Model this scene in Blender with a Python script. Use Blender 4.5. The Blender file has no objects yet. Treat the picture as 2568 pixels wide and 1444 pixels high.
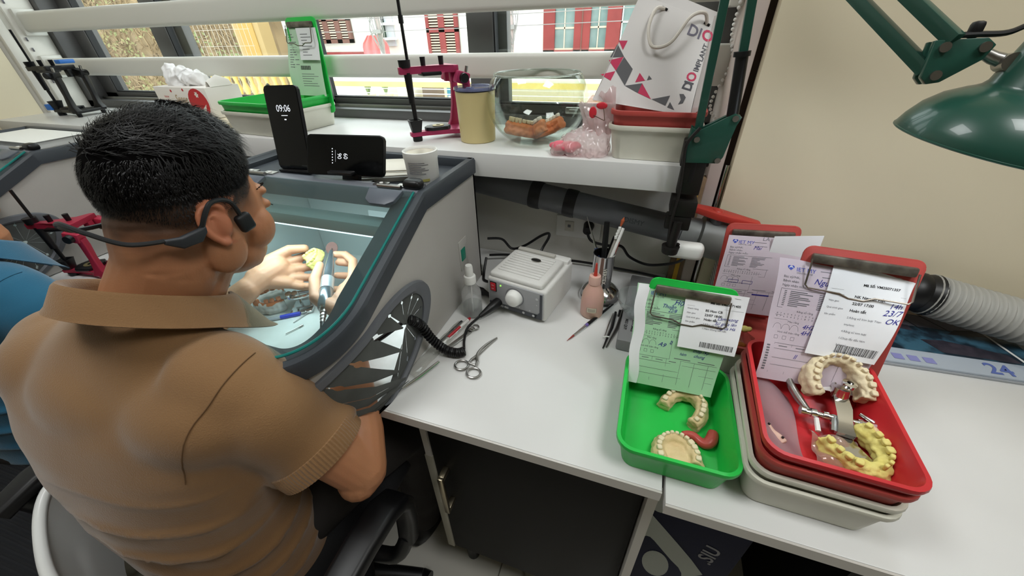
import bpy, bmesh, math, random
from mathutils import Vector as V, Matrix as MX, Euler, noise
random.seed(7)
PI = math.pi
scene = bpy.context.scene
COL = scene.collection

# ------------------------------------------------------------------ camera, sky, exposure
# world origin: on the table top right below the camera; +y towards the window, +z up, metres
cam_d = bpy.data.cameras.new('camera')
cam = bpy.data.objects.new('camera', cam_d)
COL.objects.link(cam)
cam_d.sensor_width = 36.0
cam_d.lens = 950.0 / 2568.0 * 36.0
cam_d.clip_start = 0.02
def cam_matrix(pitch, yaw, roll):
    p, y, r = (math.radians(a) for a in (pitch, yaw, roll))
    f = V((-math.sin(y) * math.cos(p), math.cos(y) * math.cos(p), -math.sin(p)))
    rt = V((math.cos(y), math.sin(y), 0)); up = rt.cross(f)
    r2 = math.cos(r) * rt + math.sin(r) * up
    u2 = -math.sin(r) * rt + math.cos(r) * up
    m = MX((r2, u2, -f)).transposed().to_4x4()
    m.translation = V((0, 0, 0.55))
    return m
cam.matrix_world = cam_matrix(34.303, 19.866, -1.786)
scene.camera = cam

world = bpy.data.worlds.new('overcast_sky')
scene.world = world
world.use_nodes = True
_bg = world.node_tree.nodes['Background']
_bg.inputs[0].default_value = (0.93, 0.97, 1.0, 1)
_bg.inputs[1].default_value = 4.5
vs = scene.view_settings
vs.view_transform = 'Standard'; vs.look = 'None'; vs.gamma = 1.0
vs.use_curve_mapping = False
vs.exposure = 0.0

# ------------------------------------------------------------------ materials
def lin(h):
    if not isinstance(h, str): return tuple(h)[:3]
    h = h.lstrip('#'); o = []
    for i in (0, 2, 4):
        c = int(h[i:i + 2], 16) / 255
        o.append(c / 12.92 if c <= .04045 else ((c + .055) / 1.055) ** 2.4)
    return tuple(o)
MATS = {}
def mat(name, col, rough=.5, metal=0., var=None, vscale=8., bump=0., bscale=60., trans=0., ior=1.45,
        alpha=1., emit=0., coat=0., spec=.5, sheen=0., sss=0., detail=3., vamt=(.35, .7)):
    if name in MATS: return MATS[name]
    m = bpy.data.materials.new(name); m.use_nodes = True
    nt = m.node_tree; b = nt.nodes['Principled BSDF']
    b.inputs['Base Color'].default_value = (*lin(col), 1)
    b.inputs['Roughness'].default_value = rough
    b.inputs['Metallic'].default_value = metal
    b.inputs['Specular IOR Level'].default_value = spec
    b.inputs['IOR'].default_value = ior
    if trans: b.inputs['Transmission Weight'].default_value = trans
    if alpha < 1: b.inputs['Alpha'].default_value = alpha
    if coat: b.inputs['Coat Weight'].default_value = coat
    if sheen: b.inputs['Sheen Weight'].default_value = sheen
    if sss:
        b.inputs['Subsurface Weight'].default_value = sss
        b.inputs['Subsurface Radius'].default_value = (.012, .004, .002)
        b.inputs['Subsurface Scale'].default_value = .5
    if emit:
        b.inputs['Emission Color'].default_value = (*lin(col), 1)
        b.inputs['Emission Strength'].default_value = emit
    tc = None
    if var or bump:
        tc = nt.nodes.new('ShaderNodeTexCoord')
    if var:
        n = nt.nodes.new('ShaderNodeTexNoise'); n.inputs['Scale'].default_value = vscale
        n.inputs['Detail'].default_value = detail
        r = nt.nodes.new('ShaderNodeValToRGB')
        r.color_ramp.elements[0].position = vamt[0]; r.color_ramp.elements[1].position = vamt[1]
        r.color_ramp.elements[0].color = (*lin(col), 1); r.color_ramp.elements[1].color = (*lin(var), 1)
        nt.links.new(tc.outputs['Object'], n.inputs['Vector'])
        nt.links.new(n.outputs['Fac'], r.inputs['Fac'])
        nt.links.new(r.outputs['Color'], b.inputs['Base Color'])
    if bump:
        n = nt.nodes.new('ShaderNodeTexNoise'); n.inputs['Scale'].default_value = bscale
        n.inputs['Detail'].default_value = 4
        bp = nt.nodes.new('ShaderNodeBump'); bp.inputs['Strength'].default_value = bump
        bp.inputs['Distance'].default_value = .002
        nt.links.new(tc.outputs['Object'], n.inputs['Vector'])
        nt.links.new(n.outputs['Fac'], bp.inputs['Height'])
        nt.links.new(bp.outputs['Normal'], b.inputs['Normal'])
    MATS[name] = m
    return m
def clear_mat(name, tint='#ffffff', gloss=.10, rough=.02, body=0., bodycol='#ffffff'):
    """thin clear sheet: mostly transparent, a fresnel reflection, optionally a little milky body"""
    if name in MATS: return MATS[name]
    m = bpy.data.materials.new(name); m.use_nodes = True
    nt = m.node_tree; nt.nodes.clear()
    out = nt.nodes.new('ShaderNodeOutputMaterial')
    t = nt.nodes.new('ShaderNodeBsdfTransparent'); t.inputs[0].default_value = (*lin(tint), 1)
    g = nt.nodes.new('ShaderNodeBsdfGlossy'); g.inputs['Roughness'].default_value = rough
    lw = nt.nodes.new('ShaderNodeLayerWeight'); lw.inputs['Blend'].default_value = .5
    pw = nt.nodes.new('ShaderNodeMath'); pw.operation = 'POWER'; pw.inputs[1].default_value = 4.
    ma = nt.nodes.new('ShaderNodeMath'); ma.operation = 'MULTIPLY_ADD'; ma.inputs[1].default_value = min(.9, gloss * 4); ma.inputs[2].default_value = .04
    nt.links.new(lw.outputs['Facing'], pw.inputs[0]); nt.links.new(pw.outputs[0], ma.inputs[0])
    mx = nt.nodes.new('ShaderNodeMixShader')
    nt.links.new(ma.outputs[0], mx.inputs[0])
    last = t.outputs[0]
    if body:
        d = nt.nodes.new('ShaderNodeBsdfTranslucent'); d.inputs[0].default_value = (*lin(bodycol), 1)
        d2 = nt.nodes.new('ShaderNodeBsdfDiffuse'); d2.inputs[0].default_value = (*lin(bodycol), 1)
        a = nt.nodes.new('ShaderNodeMixShader'); a.inputs[0].default_value = .5
        nt.links.new(d.outputs[0], a.inputs[1]); nt.links.new(d2.outputs[0], a.inputs[2])
        m2 = nt.nodes.new('ShaderNodeMixShader'); m2.inputs[0].default_value = body
        nt.links.new(t.outputs[0], m2.inputs[1]); nt.links.new(a.outputs[0], m2.inputs[2])
        last = m2.outputs[0]
    nt.links.new(last, mx.inputs[1]); nt.links.new(g.outputs[0], mx.inputs[2])
    nt.links.new(mx.outputs[0], out.inputs[0])
    MATS[name] = m
    return m

# ------------------------------------------------------------------ mesh building
def frames(pts, closed=False):
    pts = [V(p) for p in pts]; n = len(pts); T = []
    for i in range(n):
        if closed: t = pts[(i + 1) % n] - pts[i - 1]
        else: t = pts[min(i + 1, n - 1)] - pts[max(i - 1, 0)]
        T.append(t.normalized() if t.length > 1e-9 else V((0, 0, 1)))
    a = V((0, 0, 1)) if abs(T[0].z) < .9 else V((1, 0, 0))
    N = [(a - T[0] * a.dot(T[0])).normalized()]
    for i in range(1, n):
        q = T[i - 1].rotation_difference(T[i]); v = q @ N[-1]
        N.append((v - T[i] * v.dot(T[i])).normalized())
    return pts, T, N
def smooth_path(pts, k=6, closed=False):
    pts = [V(p) for p in pts]; n = len(pts); o = []
    segs = n if closed else n - 1
    for i in range(segs):
        if closed: p0, p1, p2, p3 = pts[i - 1], pts[i], pts[(i + 1) % n], pts[(i + 2) % n]
        else: p0, p1, p2, p3 = pts[max(i - 1, 0)], pts[i], pts[i + 1], pts[min(i + 2, n - 1)]
        for j in range(k):
            t = j / k
            o.append(.5 * ((2 * p1) + (p2 - p0) * t + (2 * p0 - 5 * p1 + 4 * p2 - p3) * t * t + (3 * p1 - p0 - 3 * p2 + p3) * t ** 3))
    if not closed: o.append(pts[-1])
    return o
class MB:
    def __init__(s): s.v = []; s.f = []
    def add(s, vs, fs, M=None):
        o = len(s.v)
        s.v += [tuple(M @ V(v)) for v in vs] if M is not None else [tuple(v) for v in vs]
        s.f += [tuple(i + o for i in f) for f in fs]
        return s
    def box(s, x0, x1, y0, y1, z0, z1, bev=0., seg=2, M=None):
        if bev <= 0:
            vs = [(x, y, z) for z in (z0, z1) for y in (y0, y1) for x in (x0, x1)]
            fs = [(0, 2, 3, 1), (4, 5, 7, 6), (0, 1, 5, 4), (2, 6, 7, 3), (0, 4, 6, 2), (1, 3, 7, 5)]
            return s.add(vs, fs, M)
        bm = bmesh.new(); bmesh.ops.create_cube(bm, size=1)
        for v in bm.verts:
            v.co = V(((x0 + x1) / 2 + v.co.x * (x1 - x0), (y0 + y1) / 2 + v.co.y * (y1 - y0), (z0 + z1) / 2 + v.co.z * (z1 - z0)))
        bmesh.ops.bevel(bm, geom=list(bm.edges), offset=bev, segments=seg, profile=.5, affect='EDGES', clamp_overlap=True)
        return s.addbm(bm, M)
    def addbm(s, bm, M=None):
        bm.verts.index_update()
        s.add([v.co.copy() for v in bm.verts], [[v.index for v in f.verts] for f in bm.faces], M)
        bm.free(); return s
    def tube(s, pts, r, n=12, closed=False, caps=True, M=None, flat=1.):
        P, T, N = frames(pts, closed); m = len(P); vs = []; fs = []
        R = r if isinstance(r, (list, tuple)) else [r] * m
        for i in range(m):
            B = T[i].cross(N[i])
            for j in range(n):
                a = 2 * PI * j / n
                vs.append(P[i] + (N[i] * math.cos(a) + B * math.sin(a) * flat) * R[i])
        for i in range(m if closed else m - 1):
            k = (i + 1) % m
            for j in range(n):
                l = (j + 1) % n
                fs.append((i * n + j, i * n + l, k * n + l, k * n + j))
        if caps and not closed:
            fs.append(tuple(range(n))[::-1]); fs.append(tuple(range((m - 1) * n, m * n)))
        return s.add(vs, fs, M)
    def cyl(s, a, b, r, r2=None, n=16, M=None):
        return s.tube([a, b], [r, r if r2 is None else r2], n, M=M)
    def lathe(s, prof, n=32, M=None):
        vs = []; fs = []; idx = []
        for r, z in prof:
            if r < 1e-6: idx.append([len(vs)]); vs.append((0, 0, z))
            else:
                idx.append(list(range(len(vs), len(vs) + n)))
                vs += [(r * math.cos(2 * PI * j / n), r * math.sin(2 * PI * j / n), z) for j in range(n)]
        for A, B in zip(idx, idx[1:]):
            for j in range(n):
                k = (j + 1) % n
                if len(A) == 1 and len(B) == 1: continue
                if len(A) == 1: fs.append((A[0], B[k], B[j]))
                elif len(B) == 1: fs.append((A[j], A[k], B[0]))
                else: fs.append((A[j], A[k], B[k], B[j]))
        return s.add(vs, fs, M)
    def prism(s, poly, z0, z1, bev=0., M=None):
        n = len(poly); bm = bmesh.new()
        lo = [bm.verts.new((x, y, z0)) for x, y in poly]; hi = [bm.verts.new((x, y, z1)) for x, y in poly]
        bm.faces.new(lo[::-1]); bm.faces.new(hi)
        for i in range(n): bm.faces.new((lo[i], lo[(i + 1) % n], hi[(i + 1) % n], hi[i]))
        if bev: bmesh.ops.bevel(bm, geom=list(bm.edges), offset=bev, segments=2, profile=.5, affect='EDGES', clamp_overlap=True)
        return s.addbm(bm, M)
    def loft(s, rings, caps=(True, True), M=None, wrap=True):
        n = len(rings[0]); vs = [p for r in rings for p in r]; fs = []
        for i in range(len(rings) - 1):
            for j in range(n if wrap else n - 1):
                k = (j + 1) % n
                fs.append((i * n + j, i * n + k, (i + 1) * n + k, (i + 1) * n + j))
        if caps[0]: fs.append(tuple(range(n))[::-1])
        if caps[1]: fs.append(tuple(range((len(rings) - 1) * n, len(rings) * n)))
        return s.add(vs, fs, M)
    def ball(s, c, r, nu=16, nv=10, M=None):
        r = r if isinstance(r, (list, tuple)) else (r, r, r)
        vs = [(c[0], c[1], c[2] - r[2])]; fs = []
        for i in range(1, nv):
            t = -PI / 2 + PI * i / nv
            for j in range(nu):
                a = 2 * PI * j / nu
                vs.append((c[0] + r[0] * math.cos(t) * math.cos(a), c[1] + r[1] * math.cos(t) * math.sin(a), c[2] + r[2] * math.sin(t)))
        vs.append((c[0], c[1], c[2] + r[2])); L = len(vs) - 1
        for j in range(nu):
            k = (j + 1) % nu
            fs.append((0, 1 + k, 1 + j))
            for i in range(nv - 2):
                a = 1 + i * nu
                fs.append((a + j, a + k, a + nu + k, a + nu + j))
            fs.append((1 + (nv - 2) * nu + j, 1 + (nv - 2) * nu + k, L))
        return s.add(vs, fs, M)
    def grid(s, fn, nu, nv, M=None):
        vs = [fn(i / nu, j / nv) for j in range(nv + 1) for i in range(nu + 1)]
        fs = [(j * (nu + 1) + i, j * (nu + 1) + i + 1, (j + 1) * (nu + 1) + i + 1, (j + 1) * (nu + 1) + i) for j in range(nv) for i in range(nu)]
        return s.add(vs, fs, M)
    def sheet(s, fn, nu, nv, th, M=None):
        """thin double-sided slab following fn(u,v)"""
        P = [[V(fn(i / nu, j / nv)) for i in range(nu + 1)] for j in range(nv + 1)]
        def nor(i, j):
            a = P[j][min(i + 1, nu)] - P[j][max(i - 1, 0)]; b = P[min(j + 1, nv)][i] - P[max(j - 1, 0)][i]
            return a.cross(b).normalized()
        w = nu + 1
        top = [P[j][i] + nor(i, j) * th / 2 for j in range(nv + 1) for i in range(w)]
        bot = [P[j][i] - nor(i, j) * th / 2 for j in range(nv + 1) for i in range(w)]
        o = len(top); fs = []
        for j in range(nv):
            for i in range(nu):
                a = j * w + i
                fs.append((a, a + 1, a + w + 1, a + w)); fs.append((o + a, o + a + w, o + a + w + 1, o + a + 1))
        edge = list(range(w)) + [j * w + nu for j in range(1, nv + 1)] + [nv * w + i for i in range(nu - 1, -1, -1)] + [j * w for j in range(nv - 1, 0, -1)]
        for q in range(len(edge)):
            a, b = edge[q], edge[(q + 1) % len(edge)]
            fs.append((b, a, o + a, o + b))
        return s.add(top + bot, fs, M)
    def mesh(s, name, m, smooth=40):
        me = bpy.data.meshes.new(name); me.from_pydata(s.v, [], s.f)
        if isinstance(m, (list, tuple)):
            for x in m: me.materials.append(x)
        elif m: me.materials.append(m)
        if smooth:
            me.shade_smooth(); me.set_sharp_from_angle(angle=math.radians(smooth))
        me.update(); return me
    def build(s, name, m, parent=None, smooth=40, kind=None, loc=None):
        return link(name, s.mesh(name, m, smooth), parent, kind, loc)
def link(name, data, parent=None, kind=None, loc=None):
    o = bpy.data.objects.new(name, data); COL.objects.link(o)
    if parent: o.parent = parent
    if kind: o['kind'] = kind
    if loc: o.location = loc
    return o
def tag(o, label, cat, group=None):
    o['label'] = label; o['category'] = cat
    if group: o['group'] = group
    return o
def thing(name, label, cat, loc=(0, 0, 0), rz=0., group=None, rot=None):
    o = bpy.data.objects.new(name, None); COL.objects.link(o); o.empty_display_size = .02
    o.location = loc; o.rotation_euler = rot if rot else (0, 0, rz)
    return tag(o, label, cat, group)
def struct(o): o['kind'] = 'structure'; return o
def copy_tree(root, loc=None, rz=None, label=None, group=None):
    r = root.copy(); COL.objects.link(r)
    if loc: r.location = loc
    if rz is not None: r.rotation_euler = (0, 0, rz)
    if label: r['label'] = label
    if group: r['group'] = group
    def rec(src, dst):
        for ch in list(src.children):
            c = ch.copy(); COL.objects.link(c); c.parent = dst; rec(ch, c)
    rec(root, r); return r
def rrect(w, d, r, k=5, cx=0., cy=0.):
    r = min(r, w / 2 - 1e-5, d / 2 - 1e-5); o = []
    for sx, sy, a0 in ((1, 1, 0), (-1, 1, PI / 2), (-1, -1, PI), (1, -1, 3 * PI / 2)):
        for i in range(k + 1):
            a = a0 + PI / 2 * i / k
            o.append((cx + sx * (w / 2 - r) + r * math.cos(a), cy + sy * (d / 2 - r) + r * math.sin(a)))
    return o
def fr(o, x, y=None, z=None):
    """matrix with origin o and axes x (given), z (given) -> y derived, or x,y"""
    x = V(x).normalized()
    if z is not None:
        z = V(z); z = (z - x * z.dot(x)).normalized(); y = z.cross(x)
    else:
        y = V(y); y = (y - x * y.dot(x)).normalized(); z = x.cross(y)
    m = MX((x, y, z)).transposed().to_4x4(); m.translation = V(o); return m
def remesh(mb, voxel, smooth=0, fac=.5):
    me = bpy.data.meshes.new('tmp'); me.from_pydata(mb.v, [], mb.f)
    o = bpy.data.objects.new('tmp', me); COL.objects.link(o)
    md = o.modifiers.new('r', 'REMESH'); md.mode = 'VOXEL'; md.voxel_size = voxel; md.use_smooth_shade = True
    if smooth:
        sm = o.modifiers.new('s', 'SMOOTH'); sm.iterations = smooth; sm.factor = fac
    dg = bpy.context.evaluated_depsgraph_get(); ev = o.evaluated_get(dg)
    res = bpy.data.meshes.new_from_object(ev)
    bpy.data.objects.remove(o); bpy.data.meshes.remove(me)
    return res
def displace(me, fn):
    """move every vertex to fn(co, normal)"""
    n = len(me.vertices); co = [0.] * (3 * n); no = [0.] * (3 * n)
    me.vertices.foreach_get('co', co); me.vertices.foreach_get('normal', no)
    for i in range(n):
        k = 3 * i; co[k:k + 3] = fn(V(co[k:k + 3]), V(no[k:k + 3]))
    me.vertices.foreach_set('co', co); me.update()
def finish(me, m):
    me.materials.clear(); me.materials.append(m); me.shade_smooth(); me.update(); return me

# ------------------------------------------------------------------ flat print (lettering) in 2-D, then laid on a surface
_tc = {}
def txt(s, size, x=0., y=0., rot=0., align='LEFT', shear=0., sx=1., bold=0.):
    key = (s, shear, align, bold)
    if key not in _tc:
        cu = bpy.data.curves.new('t', 'FONT'); cu.body = s; cu.size = 1; cu.align_x = align; cu.shear = shear; cu.offset = bold
        cu.resolution_u = 3
        o = bpy.data.objects.new('t', cu); COL.objects.link(o)
        dg = bpy.context.evaluated_depsgraph_get(); me = bpy.data.meshes.new_from_object(o.evaluated_get(dg))
        _tc[key] = ([(v.co.x, v.co.y) for v in me.vertices], [tuple(p.vertices) for p in me.polygons])
        bpy.data.objects.remove(o); bpy.data.curves.remove(cu); bpy.data.meshes.remove(me)
    vs, fs = _tc[key]; c, n = math.cos(rot), math.sin(rot)
    return [(x + (a * sx * c - b * n) * size, y + (a * sx * n + b * c) * size) for a, b in vs], fs
def rect2(x0, y0, x1, y1):
    n = max(1, min(12, int(abs(x1 - x0) / .003)))
    vs = [(x0 + (x1 - x0) * i / n, y) for y in (y0, y1) for i in range(n + 1)]
    return vs, [(i, i + 1, n + 2 + i, n + 1 + i) for i in range(n)]
def poly2(p): return list(p), [tuple(range(len(p)))]
def line2(p, w):
    vs = []; fs = []
    for (a, b), (c, d) in zip(p, p[1:]):
        L = math.hypot(c - a, d - b) or 1; nx, ny = -(d - b) / L * w / 2, (c - a) / L * w / 2
        o = len(vs); vs += [(a + nx, b + ny), (a - nx, b - ny), (c - nx, d - ny), (c + nx, d + ny)]; fs.append((o, o + 1, o + 2, o + 3))
    return vs, fs
def ell2(cx, cy, rx, ry, n=20, rot=0.):
    c, s = math.cos(rot), math.sin(rot)
    return poly2([(cx + rx * math.cos(2 * PI * i / n) * c - ry * math.sin(2 * PI * i / n) * s, cy + rx * math.cos(2 * PI * i / n) * s + ry * math.sin(2 * PI * i / n) * c) for i in range(n)])
def ink(name, items, fn, m, parent, lift=.0004):
    """items: list of (verts2d, faces); fn(u,v)->3-D point; laid slightly proud of the surface"""
    mb = MB()
    for vs, fs in items:
        out = []
        for u, v in vs:
            e = 1e-3; p = V(fn(u, v)); n = (V(fn(u + e, v)) - p).cross(V(fn(u, v + e)) - p).normalized()
            out.append(p + n * lift)
        mb.add(out, fs)
    return mb.build(name, m, parent, smooth=0)
def plane_fn(o, x, y):
    o, x, y = V(o), V(x).normalized(), V(y).normalized()
    return lambda u, v: o + x * u + y * v
# ------------------------------------------------------------------ shared materials
M_white = mat('white_laminate', '#dcdcda', .32, var='#d2d2d0', vscale=3, spec=.5)
M_edge = mat('edge_band', '#c9c5bf', .45)
M_wallw = mat('white_paint', '#dcdad2', .7, bump=.15, bscale=90)
M_wallr = mat('taupe_paint', '#8f8778', .8)
M_cream = mat('cream_paint', '#e6dbc0', .6, var='#e0d5b9', vscale=1.5, bump=.08, bscale=120)
M_black = mat('black_plastic', '#0d0d0f', .42)
M_dark = mat('charcoal_laminate', '#12110f', .6, spec=.25)
M_alu = mat('grey_aluminium', '#5b5a5a', .45, metal=.3)
M_alu_d = mat('dark_aluminium', '#3a3a3c', .5, metal=.2)
M_chrome = mat('chrome', '#d8d8d8', .12, metal=1.)
M_steel = mat('brushed_steel', '#a8a6a2', .3, metal=1.)
M_rail = mat('white_rail_paint', '#d4d3cb', .4)
M_ink = mat('black_print', '#222222', .7)
M_inkg = mat('grey_print', '#6a6a70', .7)
M_inkb = mat('blue_print', '#3a4db0', .7)
M_pen = mat('pen_ink', '#2a2a8a', .7)
M_wht = mat('white_plastic', '#e6e6e2', .4)

# marble floor tiles
def marble():
    m = bpy.data.materials.new('marble_tile'); m.use_nodes = True; nt = m.node_tree; b = nt.nodes['Principled BSDF']
    tc = nt.nodes.new('ShaderNodeTexCoord')
    n = nt.nodes.new('ShaderNodeTexNoise'); n.inputs['Scale'].default_value = 1.6; n.inputs['Detail'].default_value = 6; n.inputs['Distortion'].default_value = 1.2
    r = nt.nodes.new('ShaderNodeValToRGB'); e = r.color_ramp.elements
    e[0].position = .47; e[0].color = (*lin('#c9c6bc'), 1); e[1].position = .53; e[1].color = (*lin('#c4c0b6'), 1)
    k = e.new(.50); k.color = (*lin('#8e897e'), 1)
    nt.links.new(tc.outputs['Object'], n.inputs['Vector']); nt.links.new(n.outputs['Fac'], r.inputs['Fac'])
    nt.links.new(r.outputs['Color'], b.inputs['Base Color']); b.inputs['Roughness'].default_value = .22
    return m
M_marble = marble()
M_grout = mat('tile_grout', '#8d897f', .9)
fl = struct(MB().box(-2.42, 2.7, -2.7, 1.0, -.83, -.756).build('floor', M_grout, smooth=0))
tile_me = None
for ix in range(7):
    for iy in range(5):
        x0, y0 = -2.4 + ix * .73, -2.65 + iy * .73
        if tile_me is None:
            tile_me = MB().box(.0015, .7285, .0015, .7285, -.758, -.75, bev=.001, seg=1).mesh('floor_tile', M_marble, smooth=0)
        o = link('floor_tile', tile_me, fl); o.location = (x0, y0, 0)
struct(MB().box(-2.42, 2.7, -2.7, 1.25, 1.95, 2.0).build('ceiling', mat('ceiling_paint', '#e8e8e4', .8), smooth=0))
struct(MB().box(-2.42, -2.30, -2.7, 1.25, -.75, 1.95).build('wall_left', M_wallw, smooth=0))
struct(MB().box(2.6, 2.7, -2.7, 1.02, -.75, 1.95).build('wall_east', M_wallr, smooth=0))
struct(MB().box(-2.42, 2.7, -2.8, -2.7, -.75, 1.95).build('wall_rear', M_wallr, smooth=0))
struct(MB().box(.172, 2.65, .90, 1.02, -.75, 1.95).build('wall_right', M_cream, smooth=0))
struct(MB().box(-2.3, .16, .94, 1.25, -.75, .268).box(-2.3, .16, 1.06, 1.25, .268, .322).box(-2.3, .16, 1.10, 1.25, 1.45, 1.95).build('wall_back', M_wallw, smooth=0))
# left wall: door panel and mouldings
lw = struct(MB().box(-2.3, -2.285, .62, .94, -.75, 1.9, bev=.003).build('trim_1', M_cream))
struct(MB().box(-2.3, -2.27, .955, .985, -.75, 1.95, bev=.006).box(-2.3, -2.285, 1.01, 1.10, -.75, 1.95, bev=.004).build('trim_2', M_wallw))
# casing between the window and the cream wall, dark joint, chrome rod, timber batten
M_cas = mat('casing_paint', '#cdbfb8', .45)
struct(MB().box(.132, .158, .915, 1.13, .0, 1.95, bev=.003).build('trim_3', M_cas))
struct(MB().box(.158, .172, .93, 1.02, -.75, 1.95).build('trim_4', mat('joint_dark', '#2a1d18', .8), smooth=0))
struct(MB().cyl((.166, .917, .0), (.166, .917, .30), .004).build('trim_5', M_chrome))
struct(MB().box(.10, .132, .91, .935, -.01, .27, bev=.002).build('trim_6', mat('timber', '#8c7458', .6, var='#6d573f', vscale=30)))
struct(MB().box(.112, .122, .906, .9105, .0, .26).build('trim_7', mat('yellow_tape', '#c79a2c', .6), smooth=0))

# ------------------------------------------------------------------ window: dark aluminium sashes
M_glass = clear_mat('window_glass', '#f4f8f6', gloss=.06)
M_gask = mat('rubber_gasket', '#17181a', .7)
ZB, ZT = .322, 1.45
ed = [-2.24, -1.68, -1.08, -.46, .135]
fo = struct(MB().box(-2.3, .135, 1.10, 1.25, ZB, ZB + .028, bev=.002).box(-2.3, .135, 1.10, 1.25, ZT - .03, ZT, bev=.002).box(-2.3, -2.255, 1.10, 1.25, ZB, ZT, bev=.002).box(.11, .135, 1.10, 1.25, ZB, ZT, bev=.002).build('window_frame', M_alu))
MB().box(-2.25, .11, 1.138, 1.150, ZB + .028, ZB + .036).box(-2.25, .11, 1.178, 1.190, ZB + .028, ZB + .036).build('track', M_steel, fo, smooth=0)
for i in range(4):
    a, b = ed[i] - .05, ed[i + 1] + .05
    y0 = 1.118 if i % 2 else 1.160
    a = max(a, -2.255); b = min(b, .11)
    w = MB()
    w.box(a, a + .075, y0, y0 + .032, ZB + .03, ZT - .03, bev=.003); w.box(b - .075, b, y0, y0 + .032, ZB + .03, ZT - .03, bev=.003)
    w.box(a, b, y0, y0 + .032, ZB + .03, ZB + .052, bev=.003); w.box(a, b, y0, y0 + .032, ZT - .09, ZT - .03, bev=.003)
    wo = struct(w.build('window_%d' % (i + 1), M_alu))
    g = MB()
    for x0, x1, z0, z1 in ((a + .072, a + .079, ZB + .05, ZT - .09), (b - .079, b - .072, ZB + .05, ZT - .09), (a + .07, b - .07, ZB + .05, ZB + .056), (a + .07, b - .07, ZT - .096, ZT - .09)):
        g.box(x0, x1, y0 + .004, y0 + .028, z0, z1)
    g.build('gasket', M_gask, wo, smooth=0)
    MB().box(a + .076, b - .076, y0 + .014, y0 + .018, ZB + .053, ZT - .093).build('pane', M_glass, wo, smooth=0)
    if i % 2: MB().box((a + b) / 2 - .03, (a + b) / 2 + .06, y0 - .012, y0, ZB + .033, ZB + .05, bev=.003).box((a + b) / 2 - .02, (a + b) / 2 + .005, y0 - .018, y0 - .01, ZB + .036, ZB + .046, bev=.002).build('latch', M_steel, wo)
# white rails in front of the window
for z0, z1, lab in ((.586, .650, 'upper'), (.446, .503, 'lower')):
    t = thing('guard_rail', 'white enamelled guard rail across the window, the %s one' % lab, 'rail', (-1.07, 1.045, z0), group='white rails across the window')
    MB().box(-1.225, 1.20, -.014, .014, 0, z1 - z0, bev=.012, seg=4).build('bar', M_rail, t)
    for x in (-1.215, 1.185):
        MB().box(x - .010, x + .018, -.02, .045, -.01, z1 - z0 + .01, bev=.004).build('end_bracket', M_rail, t)
    for dz in (-.03, z1 - z0 + .02): MB().cyl((-1.214, -.022, dz + .01), (-1.212, -.018, dz + .01), .006).build('screw', M_inkg, t)

# ------------------------------------------------------------------ shelf, tables, cabinet
MB().box(-2.3, .108, .80, 1.10, .270, .3235, bev=.0015).build('window_shelf', M_white)
tag(bpy.data.objects['window_shelf'], 'long white laminate shelf along the foot of the window', 'shelf')
t = thing('work_table', 'white laminate work table with a grey front edge below the shelf', 'table', (-1.1, .33, 0))
MB().box(-1.2, 1.198, .003, .606, -.022, 0, bev=.001).build('table_top', M_white, t)
MB().box(-1.2, 1.198, -.0005, .0028, -.0215, -.0008).build('edge_strip', M_edge, t, smooth=0)
MB().box(-1.19, -1.17, .05, .58, -.75, -.022).build('leg', M_white, t, smooth=0)
t2 = thing('work_table', 'white glossy table running along the cream wall under the stacked trays', 'table', (.103, .315, 0))
MB().box(0, 1.6, .003, .583, -.0235, -.0015, bev=.001).build('table_top', M_white, t2)
MB().box(0, 1.6, -.0005, .0028, -.023, -.0023).build('edge_strip', M_edge, t2, smooth=0)
MB().box(1.56, 1.58, .05, .55, -.75, -.0235).build('leg', M_white, t2, smooth=0)
MB().box(.35, .37, .12, .50, -.75, -.0235).build('leg', M_dark, t2, smooth=0)
# cabinet
cb = thing('under_desk_cabinet', 'black-fronted cabinet with white side panels under the work table', 'cabinet', (-.11, .36, -.75))
B0, B1 = .188, .7275
MB().box(-.218, -.205, 0, .55, B0, B1).build('side_panel', M_edge, cb, smooth=0)
MB().box(.197, .212, -.012, .55, B0 - .02, B1).build('side_panel', M_edge, cb, smooth=0)
MB().box(-.205, .197, .535, .55, B0, B1).box(-.205, .197, .02, .55, B0, B0 + .016).build('carcass', M_dark, cb, smooth=0)
d = MB().box(-.203, .194, .003, .019, B0 - .01, B1 - .003, bev=.001).build('door', M_dark, cb)
MB().box(-.2215, -.2035, -.0005, .02, B0 - .012, B1 - .14, bev=.001).build('edge_strip', mat('edge_strip_grey', '#a39f90', .5), d)
h = MB().box(-.183, -.171, -.028, -.020, B1 - .30, B1 - .165, bev=.002)
h.box(-.183, -.171, -.022, .004, B1 - .180, B1 - .165, bev=.002); h.box(-.183, -.171, -.022, .004, B1 - .30, B1 - .285, bev=.002)
h.build('handle', mat('satin_brass', '#b3a88f', .3, metal=1.), d)
for x in (-.19, .18):
    for y in (.06, .48): MB().cyl((x, y, 0), (x, y, B0), .018).build('foot', M_black, cb)

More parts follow.
